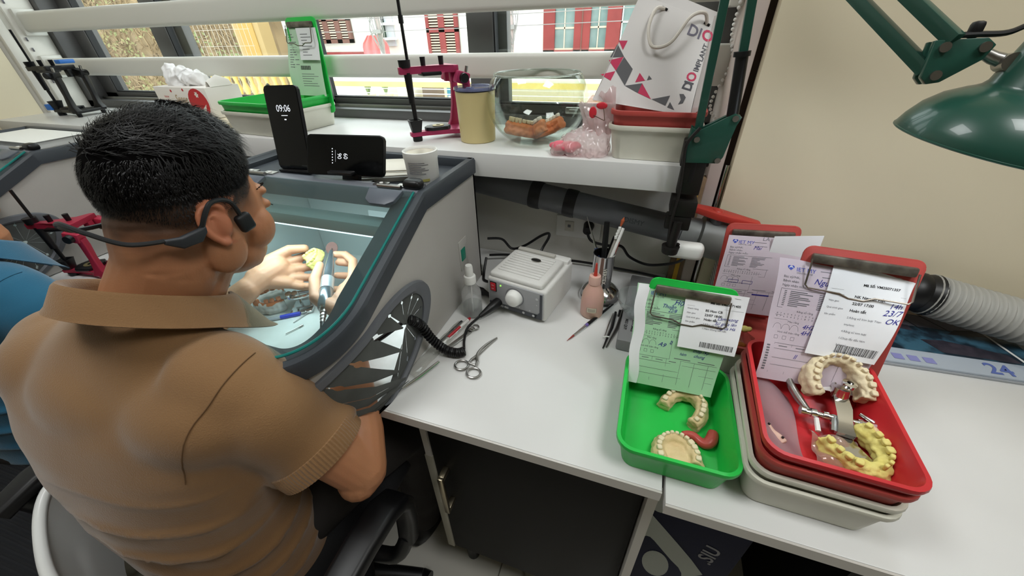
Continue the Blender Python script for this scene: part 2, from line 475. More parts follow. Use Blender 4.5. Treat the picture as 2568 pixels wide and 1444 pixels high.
# navy carton under the second table
M_navy = mat('navy_carton', '#0b1236', .6, var='#080e2a', vscale=5, spec=.2)
M_prt = mat('carton_print', '#aeb4ad', .6)
nb = thing('navy_carton', 'dark navy carton with a pale arrow and dots print under the table', 'box', (.215, .45, -.75), rz=math.radians(2))
MB().box(-.105, .10, 0, .22, 0, .62, bev=.002).build('carton', M_navy, nb)
pf = plane_fn((0, -.0005, 0), (1, 0, 0), (0, 0, 1))
def cr(px, py):  # crop coordinates -> carton face
    return (-.105 + (px - 440) / 1300 * .19 + (py - 300) / 1100 * .012, .525 - (py - 200) / 1200 * .33 - (px - 440) / 1300 * .01)
arrow = [cr(*p) for p in ((440, 310), (700, 490), (1000, 700), (1250, 880), (1480, 1070), (1230, 1250), (1200, 1160), (1130, 1080), (1000, 1000), (850, 890), (690, 770), (620, 730), (570, 730), (520, 760))]
its = [([*arrow], [tuple(range(len(arrow)))])]
c = cr(800, 1150); its.append(ell2(c[0], c[1], .029, .062, 28, .15))
c = cr(640, 210); its.append(ell2(c[0], c[1] + .01, .026, .045, 28, .1))
ink('printed_arrow', its[:1], pf, M_prt, nb)
for q in its[1:]: ink('printed_dot', [q], pf, M_prt, nb)
tx = cr(1500, 880); ink('lettering', [txt('.SIU', .045, tx[0] + .0, tx[1], rot=PI / 2 - .08, shear=.3, bold=.02)], pf, mat('carton_letter', '#8f8f96', .6), nb)

# ------------------------------------------------------------------ ceiling light panels (the room's lamps)
M_led = mat('led_diffuser', '#f4f8ff', .5, emit=6.0)
def ceiling_light(x, y, w, d, lab, power):
    t = thing('ceiling_light', lab, 'light', (x, y, 1.95), group='ceiling light panels')
    MB().box(-w / 2 - .02, w / 2 + .02, -d / 2 - .02, d / 2 + .02, -.02, -.001, bev=.003).build('frame', M_wht, t)
    MB().box(-w / 2, w / 2, -d / 2, d / 2, -.026, -.0195).build('diffuser', M_led, t, smooth=0)
    l = bpy.data.lights.new('panel_light', 'AREA'); l.shape = 'RECTANGLE'; l.size = w; l.size_y = d; l.energy = power; l.color = (1., 1., .95)
    o = bpy.data.objects.new('panel_light', l); COL.objects.link(o); o.parent = t; o.location = (0, 0, -.03)
ceiling_light(.80, -.05, .6, .6, 'square white light panel on the ceiling above the second table', 12.5)
ceiling_light(-.95, .05, .6, .6, 'square white light panel on the ceiling above the chairs', 10)
# ------------------------------------------------------------------ across the street
M_plas = mat('white_plaster', '#e9e7e0', .85, var='#dcd9cf', vscale=.8)
M_red = mat('red_paint_wood', '#8c3836', .6, var='#7a2f2d', vscale=3)
M_brn = mat('brown_paint_wood', '#6d4a40', .6)
M_yel = mat('yellow_paint', '#d6bd72', .7, var='#c9ae60', vscale=2)
M_slat = mat('shutter_slat', '#cbb9a4', .7)
M_win = mat('far_glass', '#7d8f8c', .25, var='#5d7472', vscale=3)
M_gry = mat('grey_metal', '#8d8a88', .6)
fb = thing('facing_house', 'white plastered house across the street with shuttered openings', 'building', (-4, 9, -5))
MB().box(-5.0, 9, 0, .4, 0, 9).build('wall', M_plas, fb, smooth=0)
MB().box(-4.4, -2.65, -.12, 0, 5.12, 5.20).build('red_ledge', M_red, fb, smooth=0)
MB().box(-4.4, -2.65, -.10, 0, 4.55, 5.11).build('ledge', M_plas, fb, smooth=0)
def shutter(x, z0, z1, w, leaves, m, lab):
    t = thing('window_shutter', lab, 'shutter', (x, 8.93, z0)); H = z1 - z0; lw = w / leaves
    f = MB()
    for i in range(leaves):
        a = i * lw
        f.box(a, a + .07, -.05, .03, 0, H); f.box(a + lw - .07, a + lw, -.05, .03, 0, H)
        for z in (0, H * .36, H * .68, H - .08): f.box(a, a + lw, -.05, .03, z, z + .08)
    f.build('frame', m, t, smooth=0)
    for i in range(leaves):
        s = MB(); z = .1
        while z < H - .1:
            s.box(i * lw + .07, i * lw + lw - .07, -.03, .02, z, z + .022); z += .05
        s.build('slat_bank', M_slat, t, smooth=0, kind='stuff')
    MB().box(.0, w, .03, .05, 0, H).build('backing', mat('shutter_dark', '#584740', .8), t, smooth=0)
shutter(-8.05, .38, 1.6, 1.02, 3, M_brn, 'brown louvred shutter of the white house across the street')
shutter(-5.02, -.06, 1.6, .75, 2, M_red, 'red louvred shutter of the white house across the street')
rd = thing('red_casement', 'red double casement with tall glass panes across the street', 'window', (-2.37, 8.92, -.02))
f = MB()
for a, b in ((0, .23), (.62, .93), (1.24, 1.5)): f.box(a, b, -.05, .04, 0, 1.7)
f.box(0, 1.5, -.05, .04, 0, .2).box(0, 1.5, -.05, .04, 1.6, 1.7); f.build('frame', M_red, rd, smooth=0)
MB().box(.765, .785, -.06, -.05, 0, 1.7).build('meeting_joint', M_brn, rd, smooth=0)
for a, b in ((.23, .62), (.93, 1.24)):
    p = MB().box(a, b, 0, .01, .2, 1.6).build('pane', M_win, rd, smooth=0)
    MB().box(a, b, -.02, 0, .2, .23).box((a + b) / 2 - .01, (a + b) / 2 + .01, -.015, 0, .2, 1.6).box(a, b, -.015, 0, .55, .58).box(a, b, -.015, 0, .9, .93).build('glazing_bar', M_slat, p, smooth=0)
gw = thing('grille_window', 'dim window behind a white stepped grille across the street', 'window', (-.86, 8.9, 0))
MB().box(0, 1.5, .02, .08, 0, 1.7).build('pane', M_win, gw, smooth=0)
g = MB()
for i in range(5):
    for z in range(6):
        g.box(i * .3, i * .3 + .02, 0, .02, z * .3 + (i % 2) * .15, z * .3 + .3 + (i % 2) * .15)
        g.box(i * .3, i * .3 + .3, 0, .02, z * .3 + (i % 2) * .15, z * .3 + .02 + (i % 2) * .15)
g.build('grille', M_wht, gw, smooth=0)
up = thing('niche', 'narrow grey niche with white brackets in the facing wall', 'niche', (-6.2, 8.96, .3))
MB().box(0, .3, 0, .05, 0, 1.2).build('recess', mat('niche_grey', '#b9bcc2', .8), up, smooth=0)
MB().box(.04, .09, -.06, 0, .15, .75).build('dark_bar', M_alu_d, up, smooth=0)
for z in (.12, .4): MB().box(-.03, .36, -.08, 0, z, z + .05).build('bracket', M_wht, up, smooth=0)
for x, lab in ((-5.75, 'thin pale utility pole beside the hanging red shirt'), (-2.82, 'thin pale utility pole beside the red casement')):
    t = thing('utility_pole', lab, 'pole', (x, 8.2, -5))
    MB().cyl((0, 0, 0), (0, 0, 8), .06, .05).build('pole', mat('pole_pink', '#b9a9a6', .7), t)
    m = MB()
    for k in range(14):
        a = random.random() * 6.3; m.tube(smooth_path([(0, -.05, 5.9 + random.random() * .3), (.18 * math.cos(a), -.08, 5.6 + random.random() * .3), (.05, -.06, 5.1 + random.random() * .3)], 4), .006, 5)
    m.box(-.1, .1, -.1, 0, 5.55, 5.62).build('wire_tangle', M_gry, t)
w = MB()
for z0, z1 in ((.85, .78), (.62, .60)): w.tube([(-8, 8.2, z0), (-5.75, 8.15, z0 - .04), (-2.82, 8.14, z1), (2, 8.2, z1 + .05)], .007, 5)
tag(w.build('overhead_wire', M_gry), 'thin overhead wires strung between the poles', 'wire')
# hanging shirt
sh = thing('hanging_shirt', 'red shirt hung out to dry across the street', 'shirt', (-6.12, 8.5, .42))
def shirt_fn(u, v):
    w = .34 * (1 if v < .8 else 1 - (v - .8) * 2.6)
    return ((u - .5) * 2 * w, .03 * math.sin(u * 22) - .02, -.75 + v * .85)
MB().sheet(shirt_fn, 30, 12, .02).build('cloth', mat('red_cloth', '#d2787a', .9), sh)
MB().tube(smooth_path([(-.2, 0, .0), (0, 0, .14), (.2, 0, .0)], 5), .012, 6).build('hanger', M_gry, sh)
# balcony in front
bl = thing('yellow_balcony', 'yellow and white balcony with thin rails across the street', 'balcony', (-5.3, 6, -.6))
MB().box(0, 6, -.05, .1, .50, .60).build('white_beam', M_plas, bl, smooth=0)
MB().box(0, 6, -.10, .1, .43, .50).build('yellow_beam', M_yel, bl, smooth=0)
MB().box(0, 6, -.25, 1.2, -.05, .10).build('ledge', M_yel, bl, smooth=0)
for z in (.18, .25, .32, .39): MB().box(0, 6, -.01, .0, z, z + .012).build('rail_bar', M_wht, bl, smooth=0)
MB().box(0, 6, 1.15, 1.2, .1, .8).build('back_wall', mat('shade_plaster', '#d6cdbd', .9), bl, smooth=0)
def spiky(x, y, z, n, L, lab):
    t = thing('potted_plant', lab, 'plant', (x, y, z))
    MB().lathe([(0, 0), (.1, 0), (.13, .16), (.12, .16), (.11, .14), (0, .14)], 16).build('pot', M_plas, t)
    for k in range(n):
        a = random.random() * 6.3; r = L * (.6 + .4 * random.random()); o = .25 + .5 * random.random()
        pts = smooth_path([(0, 0, .14), (r * .4 * o * math.cos(a), r * .4 * o * math.sin(a), .14 + r * .6), (r * o * math.cos(a), r * o * math.sin(a), .14 + r * .75)], 3)
        MB().tube(pts, [.016 * (1 - i / len(pts)) + .002 for i in range(len(pts))], 5, flat=.4).build('leaf', mat('far_leaf', '#7f9468', .7), t)
spiky(-4.92, 6.35, -.5, 22, .38, 'spiky potted plant on the yellow balcony')
spiky(-4.62, 6.45, -.5, 14, .26, 'smaller spiky potted plant on the yellow balcony')
for x, w_, h_, m, lab in ((-4.35, .35, .34, M_wht, 'white bin on the yellow balcony'), (-3.85, .28, .3, mat('dark_crate', '#6e625c', .7), 'dark crate on the yellow balcony')):
    t = thing('bin', lab, 'bin', (x, 6.4, -.5)); MB().box(0, w_, 0, .3, 0, h_, bev=.02).build('body', m, t); MB().box(-.01, w_ + .01, -.01, .31, h_, h_ + .03, bev=.01).build('lid', m, t)
sg = thing('blue_sign', 'blue and white phone number board on the yellow balcony', 'sign', (-3.22, 6.12, -.46))
MB().box(0, .42, 0, .02, 0, .36).build('board', mat('sign_blue', '#3f8fae', .6), sg, smooth=0)
MB().box(.02, .27, -.01, 0, .02, .15).build('number_panel', M_wht, sg, smooth=0)
ink('number', [txt('757.977', .075, .03, .06)], plane_fn((0, -.011, 0), (1, 0, 0), (0, 0, 1)), M_inkb, sg)
# balustrade on the left
bs = thing('balustrade', 'yellow balustrade with turned balusters at the left of the balcony', 'balustrade', (-9.2, 6, -.42))
MB().box(0, 3.3, -.1, .1, .38, .48).build('top_rail', M_yel, bs, smooth=0); MB().box(0, 3.3, -.1, .1, -.1, .02).build('bottom_rail', M_yel, bs, smooth=0)
bal = MB().lathe([(0, .02), (.05, .02), (.03, .06), (.055, .14), (.06, .18), (.03, .28), (.05, .38), (0, .38)], 12).mesh('baluster', M_yel)
for i in range(17): link('baluster', bal, bs, loc=(.1 + i * .19, 0, 0))
# overgrown wall with dry vines
M_vw = mat('overgrown_wall', '#a08a68', .9, var='#6f5d45', vscale=1.2, detail=8)
ow = thing('overgrown_wall', 'tan garden wall covered with dry climbing vines', 'wall', (-12, 8.4, -5))
MB().box(-6, 3.2, 0, .3, 0, 9).build('wall', M_vw, ow, smooth=0)
vm = MB()
for k in range(900):
    x = random.uniform(-4.5, 3.1); z = random.uniform(3.8, 7.4); p = [V((x, -.05, z))]
    a = random.uniform(0, 6.3)
    for q in range(5):
        a += random.uniform(-.9, .9); p.append(p[-1] + V((.16 * math.cos(a), random.uniform(-.05, .05), .16 * math.sin(a) - .05)))
    vm.tube(p, random.uniform(.006, .016), 4, caps=False)
vm.build('dry_vines', mat('dry_vine', '#a08a68', .9, var='#6f5a42', vscale=2), ow, kind='stuff')
lm = MB()
for k in range(2600):
    x = random.uniform(-5, 3.1); z = random.uniform(3.6, 7.4)
    g = noise.noise(V((x * .8, z * .9, 3)))
    if g < -.05: continue
    c = V((x, -.1 - random.random() * .25, z)); r = random.uniform(.03, .07); d = V((random.uniform(-1, 1), random.uniform(-.5, .5), random.uniform(-1, 1))).normalized(); e = d.orthogonal().normalized()
    lm.add([c, c + d * r + e * r * .5, c + d * r * 2, c + d * r - e * r * .5], [(0, 1, 2, 3)])
lm.build('foliage', mat('vine_leaf', '#7c8c5c', .8, var='#8d7a55', vscale=1.5), ow, kind='stuff', smooth=0)
kb = thing('yellow_kiosk', 'yellow painted hut behind a white wire fence', 'hut', (-9.05, 7.55, -.6))
MB().box(0, .75, 0, .3, 0, 2.2).build('wall', mat('hut_wall', '#a48c5e', .8), kb, smooth=0)
MB().box(.15, .6, -.02, 0, .4, 2.0).build('door', mat('hut_door', '#a98744', .7), kb, smooth=0)
wf = thing('wire_fence', 'white wire mesh fence in front of the yellow hut', 'fence', (-9.9, 7.3, -.5))
f = MB()
for i in range(13): f.box(i * .13, i * .13 + .006, 0, .006, 0, 1.9)
for i in range(7): f.box(0, 1.6, 0, .006, i * .3, i * .3 + .006)
f.build('mesh', mat('fence_wire', '#b5ada0', .7), wf, smooth=0, kind='stuff')
st = MB().box(-18, 8, 2, 14, -5.3, -5).build('street_ground', mat('street', '#9a968d', .9), smooth=0); struct(st)
# ------------------------------------------------------------------ dust extraction boxes
M_body = mat('box_grey_shell', '#b6b3ae', .45, var='#aeaba5', vscale=6, bump=.12, bscale=160)
M_rim = mat('box_dark_rim', '#3a3f45', .45, bump=.1, bscale=200)
M_inner = mat('box_inside', '#a6b1b0', .5)
M_rubber = mat('sleeve_rubber', '#565957', .65, var='#4a4c4a', vscale=20)
M_rubring = mat('sleeve_ring', '#62656a', .5)
M_lid = clear_mat('lid_glass', '#e6f2f2', gloss=.10, rough=.03, body=.035, bodycol='#dfeeee')
M_lide = mat('glass_edge_green', '#2f9a92', .15, trans=.4)
M_ledi = mat('work_led', '#eef6ff', .5, emit=2.2)
BX, BYB, BYF, BR, BYH = .263, .26, -.295, .125, .035
bL1 = BYB - (BYF + BR); bL2 = BR * PI / 2; bL3 = 2 * (BX - BR); bS = 2 * bL1 + 2 * bL2 + bL3
def bxy(s):
    """plan outline from right back, forward, round the front, to left back -> point, outward normal"""
    if s < bL1: return V((BX, BYB - s, 0)), V((1, 0, 0))
    s -= bL1
    if s < bL2:
        a = s / BR; n = V((math.cos(a), -math.sin(a), 0)); return V((BX - BR, BYF + BR, 0)) + n * BR, n
    s -= bL2
    if s < bL3: return V((BX - BR - s, BYF, 0)), V((0, -1, 0))
    s -= bL3
    if s < bL2:
        a = s / BR; n = V((-math.sin(a), -math.cos(a), 0)); return V((-BX + BR, BYF + BR, 0)) + n * BR, n
    s -= bL2
    return V((-BX, BYF + BR + s, 0)), V((-1, 0, 0))
def bzt(y): return .31 if y >= BYH else .31 - .47 * (BYH - y)
def bpt(s, z, off=0.):
    p, n = bxy(s); p = p + n * off; return V((p.x, p.y, z))
HOLE = (.430, .080, .150, .080)
HSL = .26   # the opening climbs towards the back like the lid   # centre s, centre z, half length, half height
def in_hole(s, z):
    for sd, c in ((1, HOLE[0]), (-1, bS - HOLE[0])):
        x = (s - c) * sd
        if (x / HOLE[2]) ** 2 + ((z - HOLE[1] + HSL * x) / HOLE[3]) ** 2 < .98: return True
    return False
def grinding_box(loc, lab, lit=True):
    t = thing('grinding_box', lab, 'dust box', loc)
    NS, NZ = 210, 22
    for off, m, name in ((0, M_body, 'shell'), (-.008, M_inner, 'lining')):
        mb = MB(); vs = []; fs = []
        for j in range(NZ + 1):
            for i in range(NS + 1):
                s = bS * i / NS; p, n = bxy(s); zt = bzt(p.y) - .004; z = .002 + (zt - .002) * j / NZ
                q = p + n * off
                fl_ = .006 * math.sin(min(1, z / .1) * PI / 2) if off == 0 else 0
                vs.append((q.x, q.y, z))
        for j in range(NZ):
            for i in range(NS):
                s = bS * (i + .5) / NS; zt = bzt(bxy(s)[0].y) - .004; z = zt * (j + .5) / NZ
                if in_hole(s, z): continue
                a = j * (NS + 1) + i; fs.append((a, a + 1, a + NS + 2, a + NS + 1))
        mb.add(vs, fs)
        if off == 0: mb.box(-BX, BX, BYB - .006, BYB, .002, .306)
        else: mb.box(-BX + .01, BX - .01, BYB - .012, BYB - .008, .002, .28)
        mb.build(name, m, t, smooth=35)
    # dark rim along the top outline
    prof = [(.005, -.030), (.006, -.002), (.003, .003), (-.010, .003), (-.013, -.004), (-.052, -.006), (-.052, -.016), (-.008, -.028)]
    rows = []
    NR = 170
    for i in range(NR + 1):
        s = bS * i / NR; p, n = bxy(s)
        back = p.y >= BYH - .002
        row = []
        for k, (o, dz) in enumerate(prof):
            oo = o if not (back and o < -.013) else -.016
            q = p + n * oo
            row.append((q.x, q.y, bzt(min(q.y, p.y) if not back else p.y) + dz if not back else .31 + dz))
        rows.append(row)
    MB().loft(rows).build('rim', M_rim, t, smooth=35)
    MB().box(-BX - .004, BX + .004, BYB - .012, BYB + .005, .282, .313, bev=.004).build('back_rim', M_rim, t)
    # recessed top tray and hinge rail
    MB().box(-BX + .008, BX - .008, BYH + .012, BYB - .01, .288, .294).build('top_tray', M_rim, t, smooth=0)
    MB().box(-BX + .008, BX - .008, BYH - .004, BYH + .026, .275, .3135, bev=.003).build('hinge_rail', mat('hinge_rail_grey', '#6c7078', .4), t)
    # glass lid
    def lp(s, off, dz=0.):
        p, n = bxy(s); q = p + n * off; return (q.x, q.y, bzt(q.y) + dz if q.y < BYH else .31 + dz)
    s0 = BYB - BYH + .006
    path = [lp(s0 + (bS - 2 * s0) * i / 120, -.014, .004) for i in range(121)]
    n = len(path); mb = MB(); up = V((0, -.47, 1)).normalized() * .005
    mb.add(path + [tuple(V(p) + up) for p in path], [tuple(range(n))[::-1], tuple(range(n, 2 * n))] + [(i, (i + 1) % n, n + (i + 1) % n, n + i) for i in range(n)])
    lid = mb.build('glass_lid', M_lid, t, smooth=0)
    MB().tube([tuple(V(lp(s0 + (bS - 2 * s0) * i / 120, -.0125, .0045)) + up * .5) for i in range(121)], .0023, 6).build('glass_edge', M_lide, lid)
    for x in (.195, -.130):
        h = MB().prism([(-.036, -.012), (-.03, -.04), (-.016, -.05), (.016, -.05), (.03, -.04), (.036, -.012)], 0, .008, .002, M=MX.Translation((x, BYH + .004, .3145)) @ MX.Rotation(.42, 4, 'X'))
        hh = h.build('hinge', mat('hinge_grey', '#565c66', .4), t)
        MB().cyl((x - .025, BYH + .001, .317), (x + .025, BYH + .001, .317), .004).build('hinge_pin', M_steel, hh)
        for dx in (-.03, .02):
            MB().box(x + dx - .012, x + dx + .016, BYH + .008, BYH + .024, .3135, .316).build('hinge_plate', M_steel, hh, smooth=0)
            MB().cyl((x + dx + .002, BYH + .016, .316), (x + dx + .002, BYH + .016, .3175), .0035).build('screw', M_wht, hh)
    for x in (.238, -.238): MB().box(x - .018, x + .018, BYH + .002, BYH + .028, .311, .330, bev=.008, seg=3).build('stop_knob', M_black, t)
    # inside: floor, baffle, lamp bar
    MB().box(-BX + .012, BX - .012, BYF + .03, BYB - .012, .001, .006).build('work_floor', mat('box_floor', '#d5d9d6', .55, var='#c8cbc6', vscale=25), t, smooth=0)
    f = MX.Translation((.02, .235, .0)) @ MX.Rotation(-.12, 4, 'X')
    MB().box(-.075, .055, -.006, .0, .02, .27, bev=.002, M=f).build('suction_baffle', mat('baffle_white', '#dfe8ea', .4), t)
    for x, z in ((-.02, .20), (0, .15), (.03, .13)): MB().cyl((.01 + x, .2275 + z * .12, z), (.01 + x, .2255 + z * .12, z), .003).build('rivet', M_steel, t)
    MB().box(-.2, .2, BYH - .055, BYH - .015, .238, .262, bev=.004).build('lamp_housing', mat('lamp_housing', '#8d9a9a', .4), t)
    lb = MB().box(-.19, .19, BYH - .05, BYH - .02, .234, .238).build('lamp_strip', M_ledi if lit else M_wht, t, smooth=0)
    l = bpy.data.lights.new('work_light', 'AREA'); l.shape = 'RECTANGLE'; l.size = .36; l.size_y = .03; l.energy = 1.45 if lit else .12; l.color = (.9, .97, 1.)
    lo = bpy.data.objects.new('work_light', l); COL.objects.link(lo); lo.parent = t; lo.location = (0, BYH - .035, .230)
    # arm sleeves
    for side, c in ((1, HOLE[0]), (-1, bS - HOLE[0])):
        A, Bz = HOLE[2], HOLE[3]
        def ep(a, r, off, ic=(-.075, .012)):
            x, z = A * math.cos(a), Bz * math.sin(a)
            if r < .93: k = r / .93; x, z = ic[0] + (x * .93 - ic[0]) * k, ic[1] + (z * .93 - ic[1]) * k
            else: x, z = x * r, z * r
            return bpt(c + side * x, max(.001, HOLE[1] + z - HSL * x), off)
        rows = []
        for i in range(73):
            a = 2 * PI * i / 72
            rows.append([ep(a, 1.12, .002), ep(a, 1.10, .008), ep(a, .98, .010), ep(a, .93, .006), ep(a, .93, -.004), ep(a, 1.1, -.002)])
        ring = MB().loft(rows, caps=(False, False)).build('sleeve_ring', M_rubring, t)
        NP = 18
        for k in range(NP):
            a0, a1 = 2 * PI * k / NP + .1, 2 * PI * (k + 1) / NP + .1; mid = (a0 + a1) / 2
            fwd = math.cos(mid)      # +1 towards the front of the box
            bend = 0.
            if lit and side == 1 and fwd > .2: bend = .022 * min(1, fwd)
            g = .0035; wf = max(0., min(1., (fwd + .15) * 1.3)) if lit and side == 1 else 0.
            if wf > .3: g = .006
            ic = (-.075 + .050 * wf, .008 - .060 * wf)
            edge = [(.06, g * 2), (.45, g * 1.2), (.76, g), (.78, .022), (.81, .032), (.84, .022), (.86, g), (1.0, g * .5)]
            vs = []; fs = []
            for r, gg in edge:
                wgt = (1 - r)
                for q in range(5):
                    a = a0 + gg + (a1 - a0 - 2 * gg) * q / 4
                    vs.append(ep(a, r, .003 + bend * wgt * (1.2 + .3 * math.sin(k * 2.3)), ic))
            nv = len(edge)
            for i in range(nv - 1):
                for q in range(4): fs.append((i * 5 + q, i * 5 + q + 1, i * 5 + q + 6, i * 5 + q + 5))
            MB().add(vs, fs).build('sleeve_flap', M_rubber, t)
    # green rocker switch on the right flank
    MB().box(BX - .001, BX + .002, .145, .185, .08, .155, bev=.001).build('switch_recess', M_body, t)
    MB().box(BX + .001, BX + .004, .151, .171, .104, .134, bev=.001).build('power_switch', mat('green_switch', '#0f6a55', .3, emit=.15), t)
    return t
gb = grinding_box((-.635, .534, 0), 'grey dust extraction box with a glass lid, the person in brown works in it')
gb2 = grinding_box((-1.823, .534, 0), 'grey dust extraction box with a glass lid beside the person in blue', False)
sp = thing('paper_sheet', 'white paper sheet lying on the dust box beside the person in blue', 'paper', (-1.82, .70, .2945))
MB().box(-.165, .135, -.075, .055, 0, .020, bev=.001).build('stack', M_wht, sp)
MB().box(-.17, .14, -.08, .06, .0202, .0212).build('sheet', M_wht, sp, smooth=0)
# ------------------------------------------------------------------ on top of the box: phones, jar, boxes
M_screen = mat('phone_screen', '#060708', .07, spec=.6)
M_scr_txt = mat('screen_glow', '#dfe3ea', .5, emit=.7)
def phone(o, x, up, w, h, name_lab, textfn):
    """o = bottom-left corner of the screen side, x = right, up = up"""
    F = fr(o, x, y=up)
    t = thing('phone', name_lab, 'phone'); t.matrix_world = F
    mb = MB()
    pts = rrect(w, h, .008, 5, w / 2, h / 2)
    mb.prism(pts, -.009, 0, .0015).build('body', mat('phone_frame', '#141416', .3, metal=.6), t)
    MB().prism(rrect(w - .004, h - .004, .007, 5, w / 2, h / 2), 0, .0006).build('screen', M_screen, t)
    ink('clock', textfn(w, h), plane_fn((0, 0, .0006), (1, 0, 0), (0, 1, 0)), M_scr_txt, t, lift=.0003)
    return t
phone((-.790, .650, .301), (.995, .10, .02), (.06, .22, .97), .083, .168, 'black phone standing upright showing 09:06 in large digits',
      lambda w, h: [txt('09:06', .019, w / 2, h * .70, align='CENTER', sx=.85), rect2(w / 2 - .008, h * .65, w / 2 + .008, h * .658), rect2(w / 2 - .002, h * .60, w / 2 + .003, h * .615)])
phone((-.637, .580, .322), (.99, .12, .0), (-.04, .42, .90), .166, .076, 'black phone lying sideways on a stand with rotated digits 09 06',
      lambda w, h: [txt('09', .0125, w * .545, h * .40, rot=-PI / 2 + PI, sx=.9), txt('06', .0125, w * .465, h * .40, rot=-PI / 2 + PI, sx=.9)] +
      [ell2(w * .345, h * (.30 + .07 * i), .0012, .0012, 8) for i in range(6)] + [rect2(w * .385, h * .33, w * .387, h * .62)])
ps = thing('phone_stand', 'small black stand under the sideways phone', 'stand', (-.56, .615, .2945))
MB().box(-.03, .035, -.025, .045, 0, .006, bev=.002).build('foot', M_black, ps)
MB().box(-.02, .02, -.012, .0, .006, .045, bev=.003, M=MX.Rotation(-.35, 4, 'X')).build('strut', M_black, ps)
MB().box(-.028, .028, -.034, -.016, .030, .036, bev=.002).build('lip', M_black, ps)
ps2 = thing('phone_stand', 'flat black stand behind the upright phone', 'stand', (-.745, .695, .2945))
MB().box(-.045, .045, -.05, .03, 0, .006, bev=.002).build('foot', M_black, ps2)
MB().box(-.012, .012, -.006, .0, .0, .09, bev=.002, M=MX.Translation((0, .0, .004)) @ MX.Rotation(.1, 4, 'X')).build('strut', M_black, ps2)
jr = thing('jar', 'white plastic jar with small print in the top tray', 'jar', (-.422, .662, .2945), rz=.35)
MB().lathe([(0, 0), (.029, 0), (.031, .003), (.0325, .050), (.034, .054), (.034, .066), (.032, .067), (.030, .064), (.029, .060), (0, .060)], 40).build('body', M_wht, jr)
MB().lathe([(0, .0605), (.0285, .0605), (.0285, .062), (0, .062)], 32).build('lid_film', mat('foil_lid', '#cfc6b4', .25, metal=.6), jr)
cf = lambda u, v: (.0327 * math.sin(u / .0327), -.0327 * math.cos(u / .0327), v)
ink('print', [rect2(-.022, .048 - i * .0034, .012 + .008 * math.sin(i * 2.1), .0490 - i * .0034) for i in range(7)] + [rect2(.006, .004, .008, .010), rect2(.006, .004, .014, .006)], cf, M_inkg, jr)
ink('brand_mark', [rect2(.004, .013, .018, .018)], cf, mat('olive_print', '#a9a35a', .6), jr)
M_cbox = clear_mat('clear_box_plastic', '#f3f3ee', gloss=.15, rough=.1, body=.35, bodycol='#e2dcd0')
for i, (x, y, w, d, hh, rz, lab) in enumerate(((-.525, .715, .13, .10, .014, .35, 'clear plastic case lying flat in the top tray'), (-.51, .675, .15, .06, .010, .42, 'narrow frosted case in front of the clear case in the top tray'))):
    t = thing('plastic_case', lab, 'case', (x, y, .2945), rz=rz)
    MB().box(-w / 2, w / 2, -d / 2, d / 2, 0, hh, bev=.003).build('body', M_cbox, t)
    MB().box(-w / 2 + .012, w / 2 - .012, -d / 2 + .006, d / 2 - .006, hh, hh + .002, bev=.001).build('lid', mat('case_white', '#d8d2c4', .4), t)

# ------------------------------------------------------------------ micromotor control unit
M_mot = mat('motor_white', '#d6d5d1', .5, bump=.25, bscale=250)
mo = thing('micromotor_unit', 'white micromotor control unit with a grey front panel and round knob', 'control unit', (-.2285, .655, 0), rz=math.radians(-10.6))
w, dpt, hh = .150, .152, .098
MB().box(-w / 2, w / 2, 0, dpt, .006, hh - .012, bev=.006, seg=3).build('housing', M_mot, mo)
lidm = MB().box(-w / 2 + .004, w / 2 - .012, .004, dpt - .025, hh - .016, hh, bev=.007, seg=3).build('top_cover', M_mot, mo)
MB().box(-w / 2 + .01, w / 2 - .004, dpt - .024, dpt + .002, .02, hh - .004, bev=.005).build('rear_block', M_mot, mo)
for i in range(9): MB().box(-w / 2 + .018, w / 2 - .028, .022 + i * .0105, .028 + i * .0105, hh - .0005, hh + .0022, bev=.001, seg=1).build('rib', M_mot, lidm)
MB().lathe([(0, 0), (.013, 0), (.012, .002), (0, .002)], 28, M=MX.Translation((.005, .092, hh + .0022)) @ MX.Diagonal((1, .55, 1, 1))).build('badge', M_steel, lidm)
MB().box(-w / 2 + .012, w / 2 - .04, dpt - .024, dpt - .012, hh - .006, hh + .002, bev=.001).build('rear_label', mat('clear_label', '#b7b4ac', .4), lidm)
for x in (-.05, .05):
    for y in (.02, .13): MB().cyl((x, y, 0), (x, y, .008), .008).build('rubber_foot', M_black, mo)
fp = MB().box(-w / 2 + .006, w / 2 - .006, -.004, .001, .012, hh - .016, bev=.002).build('front_panel', mat('panel_grey', '#9b9c9e', .45), mo)
dk = mat('panel_dark', '#3b3e44', .4)
pfn = plane_fn((0, -.0042, 0), (1, 0, 0), (0, 0, 1))
ink('dark_border', [rect2(-w / 2 + .007, .013, w / 2 - .02, .024), poly2([(w / 2 - .03, .013), (w / 2 - .007, .013), (w / 2 - .007, .080), (w / 2 - .013, .080), (w / 2 - .013, .032), (w / 2 - .018, .025), (w / 2 - .03, .024)])], pfn, dk, fp)
ink('model_print', [txt('ECO 450', .0075, -.046, .0155, bold=.01)], pfn, M_wht, fp, lift=.0007)
ink('dial_ring', [line2([(.0225 * math.cos(a / 24 * 2 * PI), .054 + .0225 * math.sin(a / 24 * 2 * PI)) for a in range(25)], .0012)], pfn, M_inkg, fp)
KM = MX.Translation((0, -.0042, .054)) @ MX.Rotation(PI / 2, 4, 'X') @ MX.Scale(1.15, 4)
MB().lathe([(0, 0), (.017, 0), (.0165, .006), (.0145, .013), (.011, .016), (0, .017)], 32, M=KM).build('knob', M_wht, fp)
sw = MB().box(-.062, -.049, -.007, -.003, .056, .077, bev=.001).build('rocker_switch', mat('switch_red', '#a81e28', .3, emit=.1), fp)
